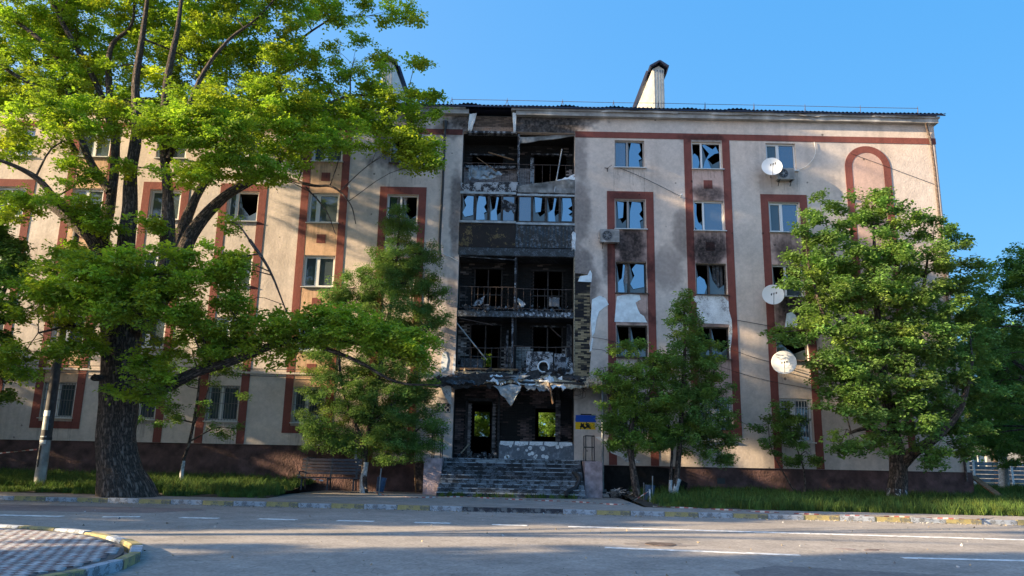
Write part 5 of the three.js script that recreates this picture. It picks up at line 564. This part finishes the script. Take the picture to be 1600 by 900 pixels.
{ // slim upright tree right of the porch
  const z = -30.6, base = P(1050, 782, z), t = thing('slim_tree', 'slim upright tree with a tall narrow top right of the porch', 'tree');
  const limbs = [L(z, [1052, 784, 0.14], [1058, 740, 0.11], [1062, 690, 0.10], [1068, 600, 0.08], [1070, 530, 0.055], [1068, 465, 0.02]), L(z, [1047, 782, 0.07], [1048, 745, 0.06], [1050, 700, 0.05], [1040, 640, 0.03]), L(z, [1064, 680, 0.06], [1105, 620, 0.04], [1120, 560, 0.02]), L(z, [1062, 690, 0.05], [1110, 680, 0.03], [1140, 690, 0.015])];
  const bl = []; for (const a of [[1068, 468, z, 8, 14, 3], [1070, 486, z, 16, 14, 5], [1072, 508, z, 26, 18, 8], [1068, 535, z, 36, 22, 12], [1100, 545, z, 28, 24, 9], [1060, 570, z, 48, 26, 18], [1105, 580, z, 30, 28, 12], [1075, 610, z, 50, 28, 20], [1112, 622, z, 24, 26, 8], [1060, 645, z, 52, 28, 20], [1105, 660, z, 38, 26, 14], [1080, 690, z, 55, 22, 18], [1130, 690, z, 24, 22, 7], [1130, 620, z, 18, 18, 3], [1030, 690, z, 34, 22, 10], [1120, 715, z, 30, 12, 5], [1137, 655, z, 14, 16, 3]]) bl.push(B(...a));
  tree(t, base, limbs, bl, { seed: 37, leaf: 'lime', leafMat: M.mapleLeaf, per: 16, sig: 0.32, k: 1.3, grow: 0.98, free: 0.3 }); part('whitewash', [tube([P(1052, 784, z), P(1056, 760, z), P(1060, 748, z)], [0.155, 0.128, 0.124], 8), tube([P(1047, 783, z), P(1047.5, 765, z), P(1048, 750, z)], [0.085, 0.075, 0.072], 8)], M.whitewash, t); }
{ // broad leafy bush tree in front of the right of the porch
  const z = -30.2, base = P(998, 785, z), t = thing('bushy_tree', 'broad bushy tree with a dark leaning stem beside the right cheek wall', 'tree');
  const limbs = [L(z, [998, 786, 0.16], [990, 740, 0.13], [985, 690, 0.12], [992, 630, 0.08], [998, 560, 0.04]), L(z, [988, 700, 0.08], [955, 640, 0.05], [945, 590, 0.025]), L(z, [990, 660, 0.07], [1020, 600, 0.04], [1020, 560, 0.02])];
  const bl = []; for (const a of [[985, 545, z - 0.3, 34, 18, 6], [962, 585, z, 26, 20, 7], [1000, 585, z, 42, 26, 15], [1030, 575, z, 28, 20, 7], [970, 620, z, 42, 28, 16], [1010, 625, z, 44, 28, 18], [985, 660, z, 44, 28, 18], [1025, 665, z, 36, 26, 13], [960, 660, z, 24, 24, 7], [1000, 695, z, 48, 18, 13], [935, 578, z, 12, 6, 1], [975, 690, z, 30, 16, 6], [1040, 625, z, 26, 24, 6]]) bl.push(B(...a));
  tree(t, base, limbs, bl, { seed: 41, leaf: 'lime', leafMat: M.limeLeaf, per: 15, sig: 0.32, k: 1.25, grow: 0.96, free: 0.35 }); }
{ const z = -31.6, base = P(1232, 764, z), t = thing('shrub', 'small open shrub on bent stems below the lowest satellite dish', 'shrub');
  const limbs = [L(z, [1258, 768, 0.04], [1256, 735, 0.035], [1245, 700, 0.025], [1228, 650, 0.012]), L(z, [1240, 766, 0.04], [1222, 735, 0.03], [1205, 700, 0.02], [1200, 660, 0.01])];
  const bl = []; for (const a of [[1222, 640, z, 22, 14, 4], [1240, 655, z, 22, 14, 5], [1210, 665, z, 30, 16, 6], [1245, 685, z, 26, 18, 7], [1205, 695, z, 26, 14, 5], [1262, 712, z, 18, 20, 6], [1230, 672, z, 22, 14, 4], [1185, 668, z, 10, 10, 1], [1222, 715, z, 18, 12, 2]]) bl.push(B(...a));
  tree(t, base, limbs, bl, { seed: 43, leaf: 'lime', leafMat: M.mapleLeaf, per: 16, sig: 0.22, free: 0.3 }); }
{ const z = -30.4, base = P(1402, 782, z), t = thing('linden_tree', 'large round leafy tree with a forked trunk before the right end of the block', 'tree');
  const limbs = [L(z, [1402, 788, 0.42], [1402, 765, 0.34], [1404, 740, 0.31], [1404, 715, 0.32], [1400, 690, 0.24], [1385, 620, 0.2], [1375, 540, 0.15], [1368, 440, 0.1], [1365, 350, 0.04]), L(z, [1408, 725, 0.26], [1430, 705, 0.2, -30], [1460, 685, 0.17, -29.6], [1500, 640, 0.12, -29.4], [1520, 560, 0.06, -29.4]), L(z, [1395, 660, 0.16], [1420, 560, 0.12], [1440, 470, 0.08], [1450, 400, 0.04]), L(z, [1385, 610, 0.15], [1330, 560, 0.1, -29.6], [1290, 500, 0.07, -29.2], [1265, 420, 0.03, -29]), L(z, [1375, 560, 0.12], [1320, 450, 0.08, -31], [1295, 380, 0.05, -31.2]), L(z, [1395, 680, 0.12], [1350, 670, 0.08, -29.5], [1320, 680, 0.04, -29.2])];
  const bl = []; for (const a of [[1365, 320, z, 40, 28, 12], [1320, 345, z, 45, 30, 12], [1280, 330, z + 0.5, 25, 24, 5], [1410, 345, z, 45, 30, 14], [1455, 360, z, 34, 26, 8], [1260, 375, z + 1, 26, 22, 6], [1300, 395, z + 1, 50, 32, 16], [1370, 390, z + 1, 55, 34, 20], [1440, 400, z + 1, 50, 34, 18], [1490, 400, z, 30, 28, 7], [1255, 440, z + 1, 34, 22, 8], [1310, 455, z + 1.2, 55, 34, 18], [1380, 460, z + 1.4, 55, 36, 22], [1450, 465, z + 1, 55, 38, 22], [1505, 460, z, 34, 34, 10], [1260, 500, z + 1, 40, 26, 10], [1325, 525, z + 1.3, 55, 34, 20], [1400, 530, z + 1.5, 55, 36, 22], [1470, 535, z + 1, 50, 36, 20], [1240, 535, z + 1, 26, 14, 4], [1290, 570, z + 1.2, 45, 26, 13], [1355, 590, z + 1.5, 50, 32, 17], [1425, 600, z + 1.5, 50, 34, 17], [1490, 600, z + 0.6, 45, 34, 15], [1320, 630, z + 1.4, 34, 24, 9], [1370, 650, z + 1.6, 45, 24, 12], [1440, 655, z + 1.4, 45, 26, 13], [1500, 660, z + 0.6, 38, 26, 11], [1335, 685, z + 1.5, 34, 18, 7], [1385, 690, z + 1.6, 22, 14, 4], [1450, 715, z + 1.2, 28, 20, 6], [1490, 700, z + 0.8, 34, 18, 7], [1310, 705, z + 1.5, 12, 10, 1], [1220, 520, z + 1, 10, 8, 1], [1245, 405, z + 0.6, 22, 18, 4], [1340, 425, z - 0.8, 70, 30, 14], [1420, 440, z - 1, 60, 36, 14], [1350, 500, z - 1, 70, 36, 14], [1440, 505, z - 0.8, 60, 36, 14], [1370, 560, z - 0.8, 70, 30, 14], [1460, 570, z - 0.6, 55, 36, 12], [1300, 420, z - 0.6, 45, 30, 9], [1520, 505, z - 0.5, 28, 34, 8], [1515, 560, z, 30, 34, 8], [1280, 470, z, 45, 24, 9], [1400, 625, z - 0.6, 60, 26, 12], [1300, 600, z + 1, 30, 22, 6], [1470, 640, z + 1, 40, 24, 9], [1520, 430, z - 0.3, 22, 26, 5], [1535, 520, z - 0.3, 22, 30, 5], [1530, 610, z, 28, 30, 7]]) { bl.push(B(...a)); }
  tree(t, base, limbs, bl, { seed: 47, leaf: 'maple', leafMat: M.mapleLeaf, per: 14, sig: 0.44, k: 0.95, flat: 0.65, free: 0.5 }); part('whitewash', tube([P(1402, 789, z), P(1402, 775, z), P(1402, 764, z)], [0.43, 0.37, 0.345], 14, 0.1, 47), M.burntWhite, t); }
// trees at the right edge, beyond the block's corner
function plain(name, label, x, z, h, r, seed, o = {}) { const y = 0.2, t = thing(name, label, 'tree'), R = rng(seed), limbs = [[[x, y, z, 0.3], [x + 0.1, y + h * 0.25, z, 0.24], [x - 0.1, y + h * 0.55, z, 0.16], [x, y + h * 0.92, z, 0.04]]], bl = []; for (let i = 0; i < 6; i++) { const a = i * 1.05 + R(), k = 0.3 + R() * 0.35; limbs.push([[x, y + h * k, z, 0.13], [x + Math.cos(a) * r * 0.5, y + h * (k + 0.14), z + Math.sin(a) * r * 0.5, 0.08], [x + Math.cos(a) * r * 0.85, y + h * (k + 0.2), z + Math.sin(a) * r * 0.85, 0.03]]); } const lo = o.low ?? 0.22, n = o.n ?? 34; for (let i = 0; i < n; i++) { const v = lo + (1 - lo) * (i + 0.5) / n, w = Math.sin(Math.PI * Math.pow((v - lo) / (1 - lo) * 0.86 + 0.12, 0.8)), a = i * 2.4, q = r * w * Math.sqrt(0.2 + R() * 0.75); bl.push([x + Math.cos(a) * q, y + h * v, z + Math.sin(a) * q, r * 0.34, h * 0.07, r * 0.34, o.p ?? 10]); } return tree(t, V(x, y, z), limbs, bl, { seed, leaf: o.leaf || 'maple', leafMat: o.m || M.mapleLeaf, per: o.per ?? 16, sig: o.sig ?? 0.42, free: 0.35, bark: o.bark }); }
plain('corner_tree', 'dense tree overlapping the right edge of the picture', 24.8, -36, 11.3, 4.4, 61, { n: 50, low: 0.17, p: 8, per: 13 });
plain('corner_tree', 'broad low-branched tree behind the one at the right edge', 31.5, -44, 10, 4.6, 67, { n: 44, low: 0.12, p: 11 });
plain('corner_tree', 'tree with a whitewashed trunk standing in the light beyond the block corner', 29.8, -47.5, 9, 3.6, 62, { low: 0.28, bark: M.whitewash, n: 30 });
plain('garden_tree', 'farther tree behind the right corner of the block', 36, -58, 13, 5.5, 63, { m: M.limeLeaf, n: 36, sig: 0.6 }); plain('garden_tree', 'farther round tree at the far right before the pale fence', 43, -60, 10, 5, 64, { m: M.limeLeaf, n: 30, sig: 0.6 });
plain('back_garden_tree', 'sunlit tree seen through the burnt entrance door', -3.4, -62.5, 13, 4.6, 65, { m: M.limeLeaf, low: 0.0, n: 80, p: 22 }); plain('back_garden_tree', 'sunlit tree seen through the burnt ground floor window', 4.4, -58, 9.5, 4, 66, { m: M.limeLeaf, low: 0.03, n: 55, p: 14 });
{ const z = -26.5, t = thing('left_edge_tree', 'dark leafy tree reaching in at the left edge', 'tree'), b = P(-40, 770, z), limbs = [L(z, [-45, 775, 0.35], [-40, 650, 0.28], [-30, 500, 0.22], [-25, 400, 0.12], [-20, 330, 0.05]), L(z, [-32, 540, 0.14], [0, 470, 0.08], [25, 410, 0.03])], bl = []; for (const a of [[0, 375, z, 34, 24, 7], [20, 400, z, 26, 22, 6], [-5, 430, z, 40, 26, 9], [0, 480, z, 30, 26, 6], [-20, 530, z, 34, 26, 6], [8, 600, z, 18, 22, 3], [-30, 590, z, 36, 26, 6], [-40, 440, z, 45, 60, 12], [-40, 350, z, 50, 40, 9], [-75, 520, -24, 60, 60, 20], [-80, 620, -24, 60, 50, 18], [-70, 430, -24.3, 60, 60, 18], [-110, 560, -23.5, 50, 80, 18], [-90, 680, -24.5, 50, 40, 12]]) bl.push(B(...a)); tree(t, b, limbs, bl, { seed: 71, leaf: 'maple', leafMat: M.mapleLeaf, per: 22, sig: 0.34, free: 0.5 }); }
// street trees outside the frame on the sun's side: they cast the dappled shade on road and wall
for (const [x, z, h, r, low, lab] of [[-27, -16.4, 11.5, 4.5, 0.12, 'tree by the left kerb outside the picture beyond the block paving'], [-40, -16.5, 20, 5.6, 0.22, 'second tree along the street outside the picture at the far left'], [-24, -11.6, 18, 3.3, 0.72, 'tall high-crowned tree on the block paving outside the picture'], [-20, -5.3, 11, 4.2, 0.22, 'nearest tree on the camera side of the street outside the picture'], [-33, -2, 13, 4.5, 0.25, 'tall tree on the camera side of the street farther left outside the picture'], [-25.5, -29.6, 9.5, 3.4, 0.08, 'low leafy tree on the left verge outside the picture'], [-33.5, -29.3, 8, 3.6, 0.02, 'low bushy tree before the left wing outside the picture']]) plain('street_tree', lab, x, z, h, r, 300 - x, { low, n: z < -25 ? 18 : low > 0.5 ? 15 : 50, p: 13, per: 26, sig: 0.5 });
// pale fence and buildings beyond the corner
{ const fenceMat = mottled(0.30, 0.32, 0.35, 0.3, 1.2, 191), f = thing('garden_fence', 'pale slatted garden fence with white posts beyond the right corner', 'fence', [32, 0.15, -54]); for (let i = 0; i < 9; i++) part('fence_post', box(24 + i * 2.6, 24.14 + i * 2.6, 0.1, 2.1, -54, -53.86), M.white, f); for (let i = 0; i < 8; i++) for (let k = 0; k < 6; k++) part('fence_board', box(24.15 + i * 2.6, 26.59 + i * 2.6, 0.3 + k * 0.28, 0.54 + k * 0.28, -53.97, -53.93), fenceMat, f); }
{ const h = thing('distant_house', 'pale low house behind the garden fence at the right edge', 'house', [40, 0, -75]); part('wall', poly(rect(22, 70, 0, 6), [rect(28, 29.5, 1.5, 3), rect(34, 35.5, 1.5, 3), rect(44, 45.5, 1.5, 3)], 0.3, -75), M.cornice, h); part('back_wall', box(22, 70, 0, 6, -83, -82.7), M.cornice, h); part('roof', poly([[21, 6], [71, 6], [66, 9], [26, 9]], null, 8, -83), M.rust, h); for (const x of [28, 34, 44]) { const w = part('window', frameG(x, x + 1.5, 1.5, 3, [0.5], -74.9), M.frame, h); part('pane', box(x + 0.06, x + 1.44, 1.56, 2.94, -74.88, -74.87), M.glass, w); } }
for (const [x, l] of [[50, 'far tall tree behind the pale house at the right edge'], [62, 'farthest tall tree at the very right edge of the picture']]) plain('backdrop_tree', l, x, -92, 14, 7, 80 + x, { sig: 1.1, per: 14, n: 40, low: 0.05 });
// grass
{ const mk = (n, hgt, seed) => { const R = rng(seed), pos = []; for (let i = 0; i < n; i++) { const a = R() * 6.283, x = (R() - 0.5) * 0.16, z = (R() - 0.5) * 0.16, h = hgt * (0.5 + R() * 0.7), bx = Math.cos(a) * 0.008, bz = Math.sin(a) * 0.008, l = h * (0.15 + R() * 0.45), dx = Math.cos(a + 1.6) * l, dz = Math.sin(a + 1.6) * l; pos.push(x - bx, 0, z - bz, x + bx, 0, z + bz, x + dx * 0.4 + bx * 0.8, h * 0.6, z + dz * 0.4 + bz * 0.8, x - bx, 0, z - bz, x + dx * 0.4 + bx * 0.8, h * 0.6, z + dz * 0.4 + bz * 0.8, x + dx * 0.4 - bx * 0.8, h * 0.6, z + dz * 0.4 - bz * 0.8, x + dx * 0.4 - bx * 0.8, h * 0.6, z + dz * 0.4 - bz * 0.8, x + dx * 0.4 + bx * 0.8, h * 0.6, z + dz * 0.4 + bz * 0.8, x + dx, h, z + dz); } const g = new THREE.BufferGeometry(); g.setAttribute('position', new THREE.Float32BufferAttribute(pos, 3)); g.computeVertexNormals(); return uvm(g); };
  const R = rng(201), sets = [['grass', mk(16, 0.30, 1), []], ['grass', mk(14, 0.14, 2), []]]; const m = new THREE.Matrix4(), q = new THREE.Quaternion(), e = new THREE.Euler();
  const put = (x, z, y, tall) => { const s = 0.7 + R() * 0.7; e.set(0, R() * 6.283, 0); m.compose(V(x, y, z), q.setFromEuler(e), V(s, s, s)); sets[tall ? 0 : 1][2].push(m.clone()); };
  for (let i = 0; i < 26000; i++) { const left = R() < 0.42, x = left ? -24 + R() * 16 : 5 + R() * 19.5, w = wz(x), z = w - 0.1 - R() * (w + 32.9), d = (w - z), k = fbm(x * 0.6, z * 0.9, 211, 3); if (Math.hypot(x + 12.6, (z + 26) * 0.8) < 1.25 && z > -27.5) continue; if (x < -8 && x > -10 && z < -28.2 && R() < 0.5) continue; if (x > 4.5 && x < 7.6 && R() < 0.55) continue; const tall = x > 7.5 ? R() < 1.3 * (k - 0.2) : d > 1 && R() < (x < -14 ? 0.75 : 0.35); if (!tall && (d < 0.3 && R() < 0.5 || fbm(x * 1.1, z * 1.6, 215, 3) < 0.42)) continue; put(x, z, gy(x, z) - 0.02, tall); }
  for (let i = 0; i < 5000; i++) { const x = 19.5 + R() * 20, z = -33.2 - Math.pow(R(), 0.7) * 19; put(x, z, 0.25, R() < 0.4); } for (let i = 0; i < 50; i++) { put(-2.6 + R() * 5.5, -30.12 + R() * 0.1, 0.12, false); }
  const col = new THREE.Color(); for (const [n, g, l] of sets) { const im = live(new THREE.InstancedMesh(g, M.grass, l.length)); im.name = numbered(n); l.forEach((x, i) => { im.setMatrixAt(i, x); const t = 0.55 + R() * 0.8, y = R() * R(); im.setColorAt(i, col.setRGB(t * (1 + y * 0.7), t, t * (1 - y * 0.3))); }); tag(im, n === 'grass' && g === sets[0][1] ? 'tall rough grass on the verges before the plinth' : 'short grass and weeds along the footway edge', 'grass', null, 'stuff'); scene.add(im); } }
{ const R = rng(505), g = new THREE.OctahedronGeometry(0.02, 0), n = 1800, im = live(new THREE.InstancedMesh(uvm(g), mat(1, 1, 1), n)), m = new THREE.Matrix4(), q = new THREE.Quaternion(), e = new THREE.Euler(), col = new THREE.Color(); im.name = 'grit';
  for (let i = 0; i < n; i++) { const x = -22 + R() * 42, near = R() < 0.7, z = near ? kz(x) + 0.18 + Math.abs(R() + R() - 1) * 0.5 : -9 - R() * 14, s = 0.4 + R() * R() * 1.6; e.set(R() * 3, R() * 6, R() * 3); m.compose(V(x, 0.004, z), q.setFromEuler(e), V(s * 1.6, s * 0.4, s)); im.setMatrixAt(i, m); const t = 0.12 + R() * 0.3; im.setColorAt(i, R() < 0.5 ? col.setRGB(t, t * 0.8, t * 0.55) : col.setRGB(t, t, t)); }
  tag(im, 'grit and dry leaf scraps scattered on the road along the kerb', 'litter', null, 'stuff'); scene.add(im); }
renderer.render(scene, camera);
